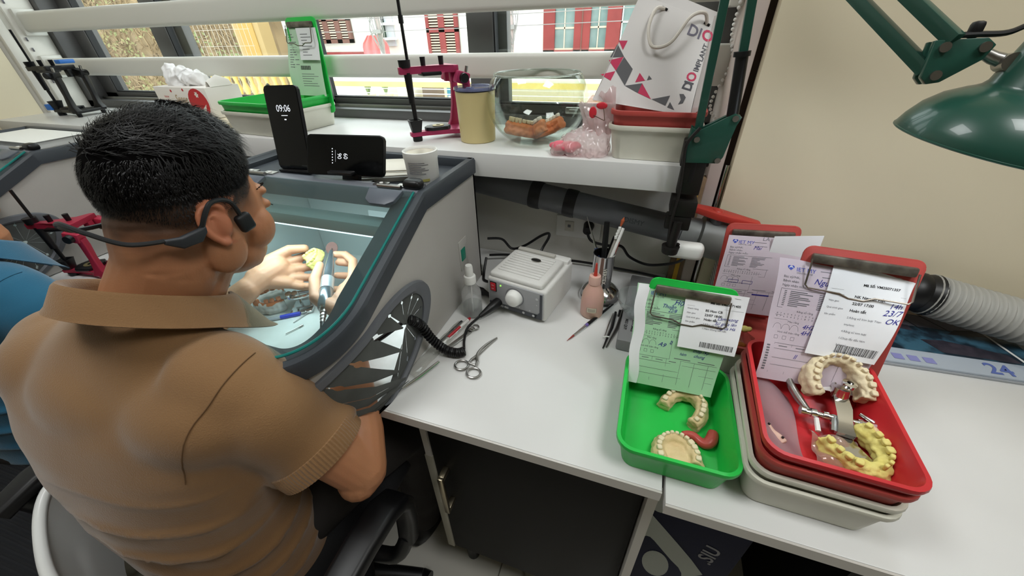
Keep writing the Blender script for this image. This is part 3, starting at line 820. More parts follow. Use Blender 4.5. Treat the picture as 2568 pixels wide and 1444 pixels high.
MB().box(-.064, -.047, -.0055, -.003, .054, .079, bev=.001).build('switch_frame', M_black, sw)
ink('switch_mark', [txt('ON', .004, -.0585, .070), txt('OFF', .0036, -.0592, .061)], plane_fn((0, -.0071, 0), (1, 0, 0), (0, 0, 1)), M_wht, sw)
MB().ball((-.036, -.0045, .074), .0022, 10, 6).build('indicator_lamp', mat('green_led', '#9be060', .3, emit=.8), fp)
ink('panel_mark', [ell2(x, z, .0032, .0032, 14) for x, z in ((.022, .0185), (.047, .0185), (.055, .066))] + [ell2(x, z, .0016, .0016, 8) for x, z in ((.012, .030), (.038, .030), (.055, .050))], pfn, mat('panel_mark', '#c6c7c9', .5), fp, lift=.0006)
# handpiece cable: plug, thin lead, coil into the box
pl = thing('handpiece_cable', 'black coiled handpiece cable running from the control unit into the dust box', 'cable', (-.29, .62, 0))
o = V((-.29, .62, 0))
def rel(*ps): return [V(p) - o for p in ps]
MB().tube(rel((-.272, .664, .026), (-.277, .650, .025), (-.285, .634, .022), (-.300, .610, .014)), [.011, .0115, .009, .0045], 14).build('plug', M_black, pl)
MB().tube(smooth_path(rel((-.300, .610, .014), (-.315, .575, .006), (-.305, .535, .006), (-.290, .503, .012), (-.287, .495, .016)), 6), .0028, 8).build('lead', M_black, pl)
path = smooth_path(rel((-.287, .497, .013), (-.300, .490, .011), (-.325, .487, .016), (-.347, .480, .045), (-.358, .470, .085), (-.368, .458, .105), (-.380, .452, .108)), 14)
P, T, N = frames(path); hp = []
turns = 34; per = 10; tot = turns * per
for i in range(tot + 1):
    f = i / tot * (len(P) - 1); k = min(int(f), len(P) - 2); q = f - k
    p = P[k].lerp(P[k + 1], q); n = N[k].lerp(N[k + 1], q).normalized(); b = T[k].cross(n)
    a = 2 * PI * i / per; hp.append(p + (n * math.cos(a) + b * math.sin(a)) * .0075)
cm = MB(); cm.tube(hp, .0028, 6); cm.tube(path, .0062, 8); cm.build('coil', M_black, pl)

# ------------------------------------------------------------------ bottles, holder, hand tools
M_clear = clear_mat('clear_plastic', '#ffffff', gloss=.10, rough=.05, body=.24, bodycol='#fbfcfc')
sb = thing('spray_bottle', 'small clear spray bottle with a white pump by the dust box', 'bottle', (-.327, .632, 0))
MB().lathe([(0, 0), (.021, 0), (.0225, .004), (.0225, .060), (.021, .068), (.012, .082), (.0105, .090), (.0105, .094), (.0095, .094), (.0112, .081), (.020, .067), (.0213, .060), (.0213, .005), (0, .004)], 32).build('bottle', M_clear, sb)
MB().lathe([(0, .0045), (.021, .0045), (.021, .030), (0, .030)], 28).build('liquid', clear_mat('water', '#e4ebea', gloss=.15, body=.08, bodycol='#e6e6de'), sb)
MB().lathe([(0, .088), (.0135, .088), (.0135, .104), (.0125, .106), (.009, .107), (.009, .118), (.0085, .128), (.007, .132), (0, .132)], 28).build('pump', M_wht, sb)
MB().cyl((0, 0, .006), (.002, 0, .09), .0015).build('dip_tube', M_wht, sb)
pb = thing('squeeze_bottle', 'pink squeeze bottle with a red nozzle cap beside the steel holder', 'bottle', (-.064, .713, 0), rz=.1)
MB().lathe([(0, 0), (.023, 0), (.0255, .003), (.0255, .040), (.0235, .058), (.018, .072), (.0115, .083), (.0105, .086), (0, .086)], 36).build('bottle', mat('pink_liquid_plastic', '#e2b0a6', .35, trans=.2, var='#e0bba0', vscale=14), pb)
MB().lathe([(0, .084), (.013, .084), (.0135, .098), (.012, .104), (0, .104)], 28).build('collar', mat('collar_pink', '#ddb3a6', .4), pb)
MB().lathe([(0, .103), (.0045, .103), (.0035, .115), (.002, .134), (0, .136)], 18).build('nozzle_cap', mat('nozzle_red', '#c2392e', .35), pb)
lf = lambda u, v: (.0258 * math.sin(u / .0258), -.0258 * math.cos(u / .0258), v)
lb_ = ink('label', [rect2(-.011, .020, .011, .033)], lf, mat('label_cream', '#d9cdb4', .6), pb)
ink('label_print', [line2([(-.0105, .0205), (.0105, .0205), (.0105, .0325), (-.0105, .0325), (-.0105, .0205)], .0006)] + [rect2(-.008, .029 - i * .003, .008, .030 - i * .003) for i in range(3)], lf, M_inkg, lb_, lift=.0006)
hd = thing('steel_tool_holder', 'shiny steel beaker on a wide flared foot holding brushes', 'tool holder', (-.056, .787, 0))
MB().lathe([(0, 0), (.048, 0), (.050, .003), (.049, .009), (.043, .022), (.032, .032), (.024, .037), (.0235, .042), (.0245, .120), (.0255, .1215), (.0235, .1215), (.0225, .044), (0, .043)], 48).build('beaker', M_chrome, hd)
ef = lambda u, v: (.0250 * math.sin(u / .0250), -.0250 * math.cos(u / .0250), v)
ink('engraved_letters', [txt('VERTEX', .012, .004, .093, rot=-PI / 2, bold=.01), txt('', .01)], ef, mat('engraving', '#e8e4da', .6), hd)
def stick(name, lab, cat, a, b, parts, group='tools standing in the steel holder'):
    """parts: list of (t0,t1,r0,r1,material,name)"""
    a, b = V(a), V(b); t = thing(name, lab, cat, tuple(a), group=group)
    for t0, t1, r0, r1, m, nm in parts:
        MB().tube([(b - a) * t0, (b - a) * ((t0 + t1) / 2), (b - a) * t1], [r0, (r0 + r1) / 2, r1], 10).build(nm, m, t)
    return t
M_bris = mat('brush_bristle', '#a8522e', .8)
stick('probe', 'thin steel probe with a blue grip in the steel holder', 'tool', (-.050, .800, .046), (-.108, .822, .190), [(0, .5, .004, .0045, mat('blue_grip', '#39507e', .4), 'handle'), (.5, 1, .003, .0008, M_steel, 'tip')])
stick('marker', 'thick black marker pen in the steel holder', 'pen', (-.055, .783, .046), (-.061, .812, .187), [(0, .62, .0062, .0062, M_black, 'barrel'), (.62, 1, .0068, .0062, M_black, 'cap')])
stick('paint_brush', 'small brown-tipped brush with a clear handle in the steel holder', 'brush', (-.060, .780, .046), (-.026, .822, .198), [(0, .78, .004, .003, mat('clear_handle', '#c9c5bc', .2, trans=.4), 'handle'), (.78, .87, .0022, .002, M_steel, 'ferrule'), (.87, .95, .002, .0042, M_bris, 'bristle'), (.95, 1, .0042, .0005, M_bris, 'bristle_tip')])
tb = stick('toothbrush', 'white toothbrush leaning in the steel holder', 'toothbrush', (-.056, .775, .046), (-.024, .812, .176), [(0, 1, .0045, .0035, M_wht, 'handle')])
for i in range(4): MB().box(-.010, -.004, -.003, .003, .0, .006, M=MX.Translation((.026 + i * .0018, .030 + i * .002, .106 + i * .0066))).build('bristle_tuft', M_wht, tb, smooth=0)
stick('red_pencil', 'red pencil half hidden in the steel holder', 'pencil', (-.050, .790, .046), (-.030, .805, .145), [(0, 1, .0035, .0035, mat('pencil_red', '#a2362c', .4), 'barrel')])
stick('flat_tool', 'black flat spatula in the steel holder behind the marker', 'tool', (-.062, .795, .046), (-.040, .818, .150), [(0, 1, .005, .004, M_black, 'handle')])
stick('detail_brush', 'fine brush with a black handle lying on the table', 'brush', (-.012, .772, .005), (-.097, .600, .003), [(0, .62, .0022, .0042, M_black, 'handle'), (.62, .66, .0042, .0035, mat('violet_band', '#6b5a9a', .4), 'band'), (.66, .88, .0032, .0024, M_chrome, 'ferrule'), (.88, 1, .0024, .0004, mat('bristle_red', '#8e3a34', .8), 'bristle')], None)
tw = thing('tweezers', 'black and grey tweezers lying on the table next to the fine brush', 'tweezers', (-.022, .60, .003))
MB().tube([(0, 0, 0), (.010, .07, .001), (.012, .125, .003)], [.0012, .0035, .0028], 8).build('arm', M_black, tw)
MB().tube([(.006, .005, 0), (.020, .07, .001), (.026, .135, .003)], [.0018, .0055, .0045], 8, flat=.5).build('arm', mat('tweezer_grey', '#55534f', .4, metal=.5), tw)
MB().tube([(-.001, .035, .002), (.003, .09, .002), (.006, .12, .002)], [.001, .0016, .0012], 8).build('inner_arm', M_steel, tw)
MB().tube([(-.004, .030, .004), (.003, .032, .0055), (.008, .034, .004)], .0016, 8).build('slide_ring', M_wht, tw)
MB().box(.018, .030, .112, .135, 0, .006, bev=.002).build('grip', M_black, tw)
# needle holder
nh = thing('forceps', 'steel locking forceps with ring handles lying on the table', 'forceps', (-.262, .49, .003))
MB().tube(smooth_path([(.021, .074, 0), (.010, .045, .0), (.0, .012, 0), (-.006, -.002, 0)], 5), [.0009 + .0022 * min(1, i / 9) for i in range(16)], 8).build('blade', M_steel, nh)
MB().tube(smooth_path([(.0205, .0745, .002), (.006, .043, .003), (.001, .014, .003), (.008, -.004, .002)], 5), [.0009 + .0022 * min(1, i / 9) for i in range(16)], 8).build('blade', M_steel, nh)
for cx, cy, rr in ((-.018, -.022, .3), (.013, -.034, -.2)):
    MB().tube([(cx + .0135 * math.cos(a / 24 * 2 * PI + rr), cy + .0125 * math.sin(a / 24 * 2 * PI + rr), .001) for a in range(24)], .0022, 8, closed=True).build('finger_ring', M_steel, nh)
MB().tube([(-.006, -.002, 0), (-.008, -.013, 0)], .0025, 8).tube([(.008, -.004, .002), (.011, -.021, .001)], .0025, 8).tube([(-.008, -.012, .001), (.010, -.015, .001)], .002, 8).build('ratchet', M_steel, nh)
# pouch with probe and brush
pw = thing('instrument_pouch', 'clear plastic sleeve with a red and white toothbrush lying along the dust box', 'sleeve', (-.348, .50, .001), rz=math.radians(-10))
MB().sheet(lambda u, v: ((u - .5) * .028, (v - .5) * .18, .004 + .005 * math.cos((u - .5) * PI) + .001 * math.sin(v * 30)), 8, 20, .0004).build('sleeve', clear_mat('pouch_film', '#f4f4f2', gloss=.3, rough=.12, body=.1), pw)
MB().tube([(.002, -.02, .005), (.006, .10, .006)], [.003, .004], 8).build('white_handle', M_wht, pw)
MB().tube([(.003, .03, .0075), (.005, .07, .008)], [.0035, .0035], 8).build('red_grip', mat('red_grip', '#b3202c', .35), pw)
MB().tube([(.006, .10, .006), (.0062, .108, .006)], [.004, .003], 8).build('red_end', mat('red_grip', '#b3202c', .35), pw)
MB().tube([(-.006, .0, .006), (-.004, .09, .006)], [.0022, .0028], 8).build('black_handle', M_black, pw)
pr = thing('dental_probe', 'bent steel probe lying on the table by the dust box corner', 'probe', (-.352, .375, .003))
MB().tube(smooth_path([(-.010, -.004, .0), (-.006, .004, .004), (-.003, .012, .003), (.010, .042, .003), (.026, .085, .004)], 5), [.0007, .0008, .0009, .001, .0012, .0013, .0015, .0017, .002, .0022, .0024, .0028, .0030, .0032, .0032, .0032, .0032, .0032, .0030, .0028, .0026], 8).build('shaft', M_chrome, pr)
cv = thing('wax_carver', 'flat steel instrument with a ring end lying behind the coiled cable', 'instrument', (-.318, .535, .002), rz=math.radians(-20))
MB().box(-.0055, .0055, -.045, .035, 0, .002, bev=.0008).build('flat_bar', M_steel, cv)
MB().tube([(.0085 * math.cos(a / 20 * 2 * PI), .050 + .0085 * math.sin(a / 20 * 2 * PI), .002) for a in range(20)], .0017, 8, closed=True).build('ring', M_steel, cv)
MB().tube([(.006 * math.cos(a / 20 * 2 * PI), .040 + .006 * math.sin(a / 20 * 2 * PI), .0035) for a in range(20)], .0015, 8, closed=True).build('small_ring', M_steel, cv)
# glass dish on a grey box
gx = thing('steel_case', 'grey metal case with two printed lines beneath the small glass dish', 'case', (.052, .735, 0), rz=-.04)
MB().box(-.045, .05, -.13, .13, 0, .028, bev=.004).build('case', mat('case_grey', '#8b8b8c', .4, metal=.35), gx)
ink('lettering', [txt('ION SMILE', .0085, -.022, -.058, rot=-PI / 2, bold=.02), txt('MISS QUY', .0085, -.036, -.058, rot=-PI / 2, bold=.02)], plane_fn((0, 0, .0283), (1, 0, 0), (0, 1, 0)), M_ink, gx)
gd = thing('glass_dish', 'small clear glass dish standing on the grey case', 'dish', (.030, .70, .0283))
MB().lathe([(0, 0), (.017, 0), (.019, .003), (.034, .028), (.041, .046), (.0425, .0465), (.0425, .045), (.036, .028), (.021, .006), (0, .005)], 40).build('dish', clear_mat('dish_glass', '#eef2f2', gloss=.35, body=.1), gd)
# ------------------------------------------------------------------ work trays
M_green = mat('green_plastic', '#22bd4a', .36, var='#1db043', vscale=9)
M_redp = mat('red_plastic', '#c1272d', .38, var='#b5262c', vscale=9)
M_redo = mat('faded_red_plastic', '#b84a43', .5, var='#ad4640', vscale=9)
M_cream_p = mat('cream_plastic', '#d8d6c8', .45, var='#cfcdbf', vscale=12)
def tray(name, lab, loc, rz, w, d, h, m, cat='tray', group=None):
    t = thing(name, lab, cat, loc, rz, group)
    R = [(w - .030, d - .030, .014, 0), (w - .026, d - .026, .018, .001), (w - .010, d - .010, .022, h - .012), (w - .008, d - .008, .023, h - .009), (w, d, .026, h - .008), (w + .002, d + .002, .027, h - .004),
         (w, d, .026, h), (w - .010, d - .010, .022, h), (w - .013, d - .013, .021, h - .004), (w - .028, d - .028, .018, .006), (w - .034, d - .034, .014, .0035)]
    MB().loft([[(x, y, z) for x, y in rrect(a, b, r, 6)] for a, b, r, z in R]).build('pan', m, t, smooth=50)
    return t
def clip_board(t, O, X, U, w, hgt, m, mclip):
    """O: bottom centre of the board in tray coordinates, X right, U up the board"""
    F = fr(O, X, y=U)
    bd = MB().prism(rrect(w, hgt, .012, 5, 0, hgt / 2), -.004, 0, .001, M=F).build('back_board', m, t)
    MB().box(-w / 2 + .010, w / 2 - .010, hgt - .024, hgt - .010, 0, .009, bev=.003, M=F).build('clip_bar', mclip, bd)
    pts = [(-w / 2 + .010, hgt - .018, .011), (-w / 2 + .009, hgt - .056, .018), (-w / 2 + .013, hgt - .060, .019), (-.02, hgt - .061, .019), (-.008, hgt - .066, .019), (.010, hgt - .066, .019), (.022, hgt - .060, .019), (w / 2 - .013, hgt - .060, .019), (w / 2 - .009, hgt - .056, .018), (w / 2 - .010, hgt - .018, .011)]
    MB().tube([F @ V(p) for p in pts], .0013, 6).build('clip_wire', M_clipw, bd)
    return F
M_clip = mat('aged_clip', '#857f73', .4, metal=.6, var='#4b463f', vscale=50)
M_clipw = mat('clip_wire', '#7c746a', .35, metal=.8)

# ------------------------------------------------------------------ shelf: tissue box on a carton
cs = thing('cream_carton', 'flat cream carton under the tissue box on the shelf', 'carton', (-1.36, .925, .324))
MB().box(-.20, .17, -.10, .11, 0, .019, bev=.002).build('carton', mat('cream_card', '#d9cfb8', .7), cs)
tb = thing('tissue_box', 'white tissue box with red printed emblem and a tissue sticking out', 'tissue box', (-1.405, .965, .344), rz=-.06)
M_card = mat('white_card', '#eeeae4', .6)
MB().box(-.125, .125, -.055, .055, 0, .085, bev=.002).build('carton', M_card, tb)
b = MB(); b.ball((-.055, .0, .100), (.050, .028, .032), 24, 16); b.ball((.0, .0, .098), (.05, .024, .022), 24, 14); b.ball((-.075, .0, .118), (.022, .018, .022), 16, 10)
me = remesh(b, .0022, 2)
def crump(c, n):
    q = V((c.x * 34, c.y * 34, c.z * 26)); r = 1 - abs(noise.noise(q)) * 2; r2 = 1 - abs(noise.noise(q * 2.1 + V((4, 0, 0)))) * 2
    return c + n * (.014 * r + .006 * r2 - .006)
displace(me, crump); link('tissue', finish(me, mat('tissue_paper', '#f6f6f6', .8)), tb)
MB().sheet(lambda u, v: (.125 - .02 * u, (v - .5) * .07, .085 + .03 * math.sin(u * PI) * (1 - abs(v - .5))), 6, 6, .001).build('torn_flap', M_card, tb)
ff = plane_fn((0, -.0552, 0), (1, 0, 0), (0, 0, 1)); M_rprint = mat('red_print', '#c32a30', .6); M_tan = mat('tan_print', '#b59a72', .6)
ink('red_emblem', [poly2([(.075 + .045 * math.cos(a / 20 * 2 * PI) * (1 if math.cos(a / 20 * 2 * PI) < 0 else .95), .043 + .040 * math.sin(a / 20 * 2 * PI)) for a in range(20)])], ff, M_rprint, tb)
ink('emblem_flower', [ell2(.078 + .005 * math.cos(k * 1.05), .066 + .005 * math.sin(k * 1.05), .004, .0025, 8, k * 1.05) for k in range(6)] + [poly2([(.045, .035), (.075, .022), (.105, .040), (.09, .012), (.06, .012)])], ff, M_card, tb, lift=.0008)
ink('script_print', [txt('Sense', .032, -.035, .042, shear=.35, sx=.8)], ff, M_tan, tb)
ink('small_print', [txt('tissue', .010, -.085, .055), txt('soft', .010, -.085, .043), txt('soft paper', .008, -.02, .028)], ff, M_rprint, tb)
ink('dots', [ell2(x, z, .004, .004, 10) for x, z in ((-.04, .074), (.02, .078), (-.1, .02), (0, .012), (.03, .013), (-.06, .015))], ff, M_rprint, tb)

# white tray with green tray and clipboard
ta = tray('work_tray', 'white plastic tray under the green tray on the window shelf', (-1.030, .920, .324), -.10, .225, .225, .060, M_cream_p)
tg = tray('work_tray', 'green plastic tray with a clipboard, sitting in a white tray on the window shelf', (-1.030, .920, .348), -.10, .222, .222, .060, M_green)
F = clip_board(tg, (.065, .082, .01), (1, 0, 0), (0, .06, .98), .115, .235, M_green, M_clip)
M_gpaper = mat('green_form_paper', '#bcd9bd', .8)
pp = thing('order_form', 'green order form with a white slip clipped to the green tray on the window shelf', 'paper'); 
Fp = MX.Translation((-1.030, .920, .348)) @ MX.Rotation(-.10, 4, 'Z') @ F
def pf1(u, v): return Fp @ V((u - .008, v + .045, .0045 + .010 * math.sin(max(0, .12 - v) / .12 * 1.5) + (.006 * math.sin(v * 30) if u < -.04 else 0)))
MB().sheet(lambda u, v: pf1((u - .5) * .125, v * .165), 14, 20, .0004).build('form', M_gpaper, pp)
def pf2(u, v): return Fp @ V((u + .008, v + .045, .008 + .012 * math.sin(max(0, .13 - v) / .08 * 1.2)))
MB().sheet(lambda u, v: pf2((u - .3) * .075, .09 + v * .075), 8, 14, .0004).build('slip', mat('white_paper', '#e9eaec', .8), pp)
ink('barcode', [rect2(-.020 + i * .0022, .066, -.020 + i * .0022 + (.0008 + .0007 * (i % 3)), .076) for i in range(18)], pf1, M_ink, pp)
ink('print', [rect2(-.054, .15 - i * .006, -.03 + .01 * math.sin(i * 2.7), .1515 - i * .006) for i in range(14)] + [rect2(-.02 + .0 * i, .055 - i * .006, .03 + .015 * math.sin(i * 1.7), .0562 - i * .006) for i in range(6)], pf1, M_inkg, pp)
ink('slip_print', [rect2(-.010, .150 - i * .007, .018 + .010 * math.sin(i * 1.9), .1515 - i * .007) for i in range(8)], pf2, M_inkg, pp)
hx = thing('steel_hinge_articulator', 'small steel hinge articulator standing in the green tray on the window shelf', 'articulator', (-1.005, .90, .355))
MB().tube(smooth_path([(-.03, 0, .0), (-.028, 0, .05), (-.022, .0, .085), (-.015, 0, .075), (-.016, 0, .05)], 5), .004, 8).build('upper_arm', M_chrome, hx)
MB().tube(smooth_path([(-.03, 0, .045), (.0, .01, .06), (.02, .02, .072)], 5), .005, 8).build('lower_arm', M_chrome, hx)
MB().cyl((.018, .02, .071), (.028, .022, .073), .008).build('thumb_screw', M_chrome, hx)

# ------------------------------------------------------------------ articulators
def articulator(lab, loc, rz, m, mdark, accent=None, rodtop=.27, fin=True):
    t = thing('articulator', lab, 'articulator', loc, rz)
    lo = MB().prism([(-.016, -.010), (.02, -.012), (.075, -.030), (.115, -.056), (.135, -.056), (.135, .056), (.115, .056), (.075, .030), (.02, .012), (-.016, .010)], .012, .022, .002).build('lower_frame', m, t)
    MB().lathe([(0, 0), (.011, 0), (.012, .002), (.012, .011), (0, .012)], 20).build('foot', mdark, t)
    for s in (-1, 1): MB().lathe([(0, 0), (.007, 0), (.008, .012), (0, .012)], 16, M=MX.Translation((.125, s * .045, 0))).build('foot', mdark, t)
    MB().loft([[(x, y, z) for x, y in rrect(a, b, .004, 3)] for a, b, z in ((.022, .022, .022), (.030, .030, .045), (.032, .032, .050), (.027, .027, .050), (.018, .018, .040))]).build('incisal_table', mdark, t)
    MB().prism([(.035, -.026), (.075, -.030), (.088, -.012), (.088, .012), (.075, .030), (.035, .026), (.024, .01), (.024, -.01)], .022, .030, .002).build('lower_mounting_plate', mdark, t)
    MB().lathe([(.006, .030), (.015, .030), (.015, .0315), (.006, .0315)], 24, M=MX.Translation((.058, 0, 0))).build('magnet_disc', mat('brass_disc', '#a59668', .4, metal=.8), t)
    for s in (-1, 1):
        p = MB(); p.loft([[(x, s * .047 + y, z) for x, y in rrect(a, b, .003, 3, cx)] for a, b, cx, z in ((.038, .020, .120, .02), (.020, .018, .120, .035), (.014, .016, .124, .070), (.016, .018, .128, .108), (.016, .018, .128, .128))])
        p.build('condyle_post', m, t)
        hb = MB().box(.100, .135, s * .047 - .013, s * .047 + .013, .122, .148, bev=.004, M=MX.Translation((.1175, 0, .135)) @ MX.Rotation(.3, 4, 'Y') @ MX.Translation((-.1175, 0, -.135))).build('condyle_housing', m, t)
        MB().cyl((.118, s * .060, .135), (.118, s * .070, .135), .011, .010, 20).build('adjust_knob', mdark, hb)
        MB().cyl((.13, s * .047, .145), (.133, s * .047, .158), .004, .004, 12).build('set_screw', M_steel, hb)
    u = MB().prism([(-.020, -.008), (.03, -.009), (.085, -.022), (.100, -.048), (.112, -.048), (.112, .048), (.100, .048), (.085, .022), (.03, .009), (-.020, .008)], .147, .162, .002)
    u.box(.096, .112, -.030, -.014, .125, .152, bev=.002).box(.096, .112, .014, .030, .125, .152, bev=.002)
    u.build('upper_frame', m, t)
    MB().prism([(.030, -.022), (.075, -.025), (.085, 0), (.075, .025), (.030, .022)], .142, .150, .002).build('upper_mounting_plate', mdark, t)
    for x, y in ((.040, 0), (.085, 0)): MB().cyl((x, y, .160), (x, y, .180), .0055, .0065, 14).build('clamp_screw', mdark, t)
    MB().cyl((-.004, 0, .160), (-.004, 0, .176), .013, .014, 24).build('front_knob', mdark, t)
    MB().tube([(0, 0, .048), (0, 0, .085), (0, 0, .086), (0, 0, .11), (0, 0, .15)], [.0028, .004, .0075, .008, .0095], 14).build('pin_sleeve', mdark, t)
    MB().tube([(.004, 0, .04), (.004, 0, rodtop)], .0036, 10).build('incisal_pin', mdark, t)
    if rodtop > .3: MB().cyl((.004, 0, .243), (.004, 0, .258), .0055).build('pin_collar', mdark, t)
    if accent:
        MB().box(.128, .150, -.025, .025, .168, .180, bev=.002).build('accent_clip', accent, t)
        MB().box(-.035, -.010, -.015, .015, .020, .040, bev=.002).build('accent_block', accent, t)
    return t
M_pink = mat('magenta_anodised', '#b23a63', .38, metal=.35)
articulator('magenta anodised articulator with black pin standing on the window shelf', (-.552, .866, .3235), math.radians(50), M_pink, M_black, rodtop=.32).scale = (1, .8, 1)
articulator('black articulator with blue clips at the far end of the window shelf', (-2.13, .925, .3235), math.radians(14), M_black, mat('black_metal', '#1b1c1f', .35, metal=.6), mat('blue_clip', '#2f6fc0', .4), rodtop=.27)
articulator('red articulator standing on the table beside the person in blue', (-1.500, .462, 0), math.radians(25), mat('red_anodised', '#b3304a', .35, metal=.4), M_black, rodtop=.25)

# ------------------------------------------------------------------ tumbler, fish bowl
tu = thing('tumbler', 'cream metal tumbler with a clear lid on the window shelf', 'cup', (-.406, .910, .3235))
MB().lathe([(0, 0), (.041, 0), (.043, .002), (.0445, .05), (.0465, .108), (.0465, .111), (.0455, .111), (.044, .104), (0, .104)], 48).build('cup', mat('cream_enamel', '#d0bf8a', .38), tu)
MB().lathe([(0, .110), (.0455, .1105), (.0455, .113)], 40).build('seal', M_black, tu)
MB().lathe([(0, .1135), (.049, .1135), (.0495, .116), (.0485, .120), (.044, .1185), (.042, .116), (0, .116)], 48).build('lid', clear_mat('lid_clear', '#c9cde0', gloss=.35, body=.25, bodycol='#b9bfe0'), tu)
MB().box(-.008, .008, -.03, -.02, .1165, .121, bev=.001).build('slider', clear_mat('lid_clear', '#c9cde0'), tu)
fbw = thing('fish_bowl', 'round clear glass fish bowl holding two orange dental models', 'bowl', (-.261, .932, .3235))
prof = []
for i in range(0, 27):
    a = -PI / 2 + .52 + 1.62 * i / 26; prof.append((.116 * math.cos(a), .090 + .100 * math.sin(a)))
prof = [(0, .001), (.05, .001)] + [p for p in prof if p[1] > .002]
rim = prof[-1]
inner = [(r - .0022, z + .0012) for r, z in prof[2:]][::-1]
MB().lathe(prof + [(rim[0] + .001, rim[1] + .002), (rim[0] - .001, rim[1] + .0022)] + inner + [(0, .005)], 64).build('bowl', clear_mat('bowl_glass', '#f3f6f3', gloss=.12, rough=.01), fbw)
MB().tube([(rim[0] * math.cos(a / 64 * 2 * PI), rim[0] * math.sin(a / 64 * 2 * PI), rim[1] + .001) for a in range(64)], .0018, 8, closed=True).build('rim', mat('glass_rim', '#dfe6df', .1, trans=.7), fbw)

# ------------------------------------------------------------------ dental casts
def tooth_mesh(name, m, w=.0078, d=.0085, h=.009):
    mb = MB().box(-w / 2, w / 2, -d / 2, d / 2, -h * .6, h * .45, bev=w * .32, seg=3)
    for i, v in enumerate(mb.v):
        x, y, z = v
        if z > h * .2: z -= .25 * h * math.exp(-((x / (w * .22)) ** 2 + (y / (d * .22)) ** 2))
        mb.v[i] = (x * (1 + .1 * noise.noise(V((x, y, z)) * 400)), y, z)
    return mb.mesh(name, m, 60)
def cast(lab, M, bmat, tmat, rx=.026, ry=.034, n=14, height=.016, full=False, rough=.0016, teeth=True, missing=(), seed=1, palate=False, scale=1., gum=None, ts=1.):
    """horseshoe model: open towards -y"""
    t = thing('dental_cast', lab, 'dental model'); t.matrix_world = M @ MX.Scale(scale, 4)
    def up(f, grow=0.):
        a = -.35 + (PI + .7) * f
        return V(((rx + grow) * math.cos(a), (ry + grow) * math.sin(a) * (1 if math.sin(a) > 0 else 1.3), 0))
    b = MB(); K = 26
    for layer, (r0, zc, gr) in enumerate(((.0095, height * .30, .0), (.0085, height * .68, -.001))):
        path = [up(i / K, gr) + V((0, 0, zc)) for i in range(K + 1)]
        b.tube(path, [r0 * (1 + .12 * noise.noise(V((i * .7, seed, layer)))) for i in range(K + 1)], 10)
    if palate: b.ball((0, .004, height * .42), (rx * .95, ry * .85, height * .40), 20, 10)
    if full: b.box(-rx * .9, rx * .9, -ry * .3, ry * .8, 0, height * .35, bev=.004)
    me = remesh(b, .0017, 3)
    def dsp(c, n):
        q = c * 160 + V((seed * 7, 0, 0)); c = c + n * (noise.noise(q) * rough + noise.noise(q * .4) * rough * 1.1)
        c.z = max(c.z, .0005); return c
    displace(me, dsp)
    finish(me, bmat); link('base', me, t)
    if gum:
        g = MB(); g.tube([up(i / K) + V((0, 0, height * .78)) for i in range(K + 1)], .0062, 10); gm = finish(remesh(g, .0016, 3), gum); link('gum', gm, t)
    if teeth:
        tm = tooth_mesh('tooth', tmat)
        for i in range(n):
            if i in missing: continue
            f = (i + .6) / (n + .2); p = up(f); q = up(f + .01) - up(f - .01); a = math.atan2(q.y, q.x)
            o = link('tooth', tm, t); front = abs(f - .5) < .2
            o.location = (p.x, p.y, height + .0045 - .004 * (1 - ts)); o.rotation_euler = (.08 * math.sin(i * 3.1 + seed), .08 * math.sin(i * 1.7 + seed), a + .12 * math.sin(i * 2.3 + seed)); k_ = ts * (1 + .10 * math.sin(i * 5.1 + seed)); o.scale = ((.85 if front else 1.1) * k_, (.62 if front else 1.0) * k_, (1.15 if front else .85) * ts)
    return t
M_stone = mat('cream_stone', '#d6bf92', .75, var='#cbb283', vscale=60, bump=.3, bscale=400)
M_stoneL = mat('pale_stone', '#e0d2b2', .75, var='#d5c5a0', vscale=60, bump=.3, bscale=400)
M_yst = mat('yellow_stone', '#d9cf7e', .75, var='#cdc06a', vscale=60, bump=.3, bscale=400)
M_org = mat('orange_wax', '#d98752', .5, var='#cc7644', vscale=40)
M_wteeth = mat('tooth_white', '#e8e2d4', .4)
cast('orange dental model with pale teeth on the left in the fish bowl', MX.Translation((-.299, .935, .332)) @ MX.Rotation(2.6, 4, 'Z') @ MX.Rotation(.25, 4, 'X'), M_org, M_stoneL, n=14, height=.026, seed=3, scale=1.15)
cast('orange dental model with white teeth on the right in the fish bowl', MX.Translation((-.228, .935, .345)) @ MX.Rotation(1.0, 4, 'Z') @ MX.Rotation(-.5, 4, 'X'), M_org, M_wteeth, n=14, height=.024, seed=5, scale=1.15)

# ------------------------------------------------------------------ crumpled plastic bag
bg = thing('plastic_bag', 'crumpled pink and clear plastic bag with cherry print beside the fish bowl', 'plastic bag', (-.140, .852, .3235))
b = MB(); b.loft([[(x * 1., y, z) for x, y in rrect(w, d, .02, 6, cx, cy)] for w, d, cx, cy, z in ((.118, .080, 0, 0, .001), (.122, .084, 0, 0, .008), (.100, .070, .010, 0, .030), (.070, .050, .026, .012, .048), (.046, .032, .040, .022, .075), (.022, .030, .050, .030, .112))])
me = remesh(b, .004, 2)
def bagd(c, n):
    q = V((c.x * 46, c.y * 46, c.z * 22)); c = c + n * (.010 * abs(noise.noise(q)) - .003 + .006 * noise.noise(q * 2.1) + .003 * noise.noise(q * 4.5)); c.z = max(.001, c.z); return c
displace(me, bagd)
finish(me, clear_mat('bag_film', '#f7e9ea', gloss=.22, rough=.10, body=.34, bodycol='#f6f0ee')); link('film', me, bg)
b = MB(); b.ball((-.030, -.015, .016), (.036, .022, .011), 20, 12); me = remesh(b, .003, 1)
displace(me, lambda c, n: c + n * .004 * noise.noise(c * 60))
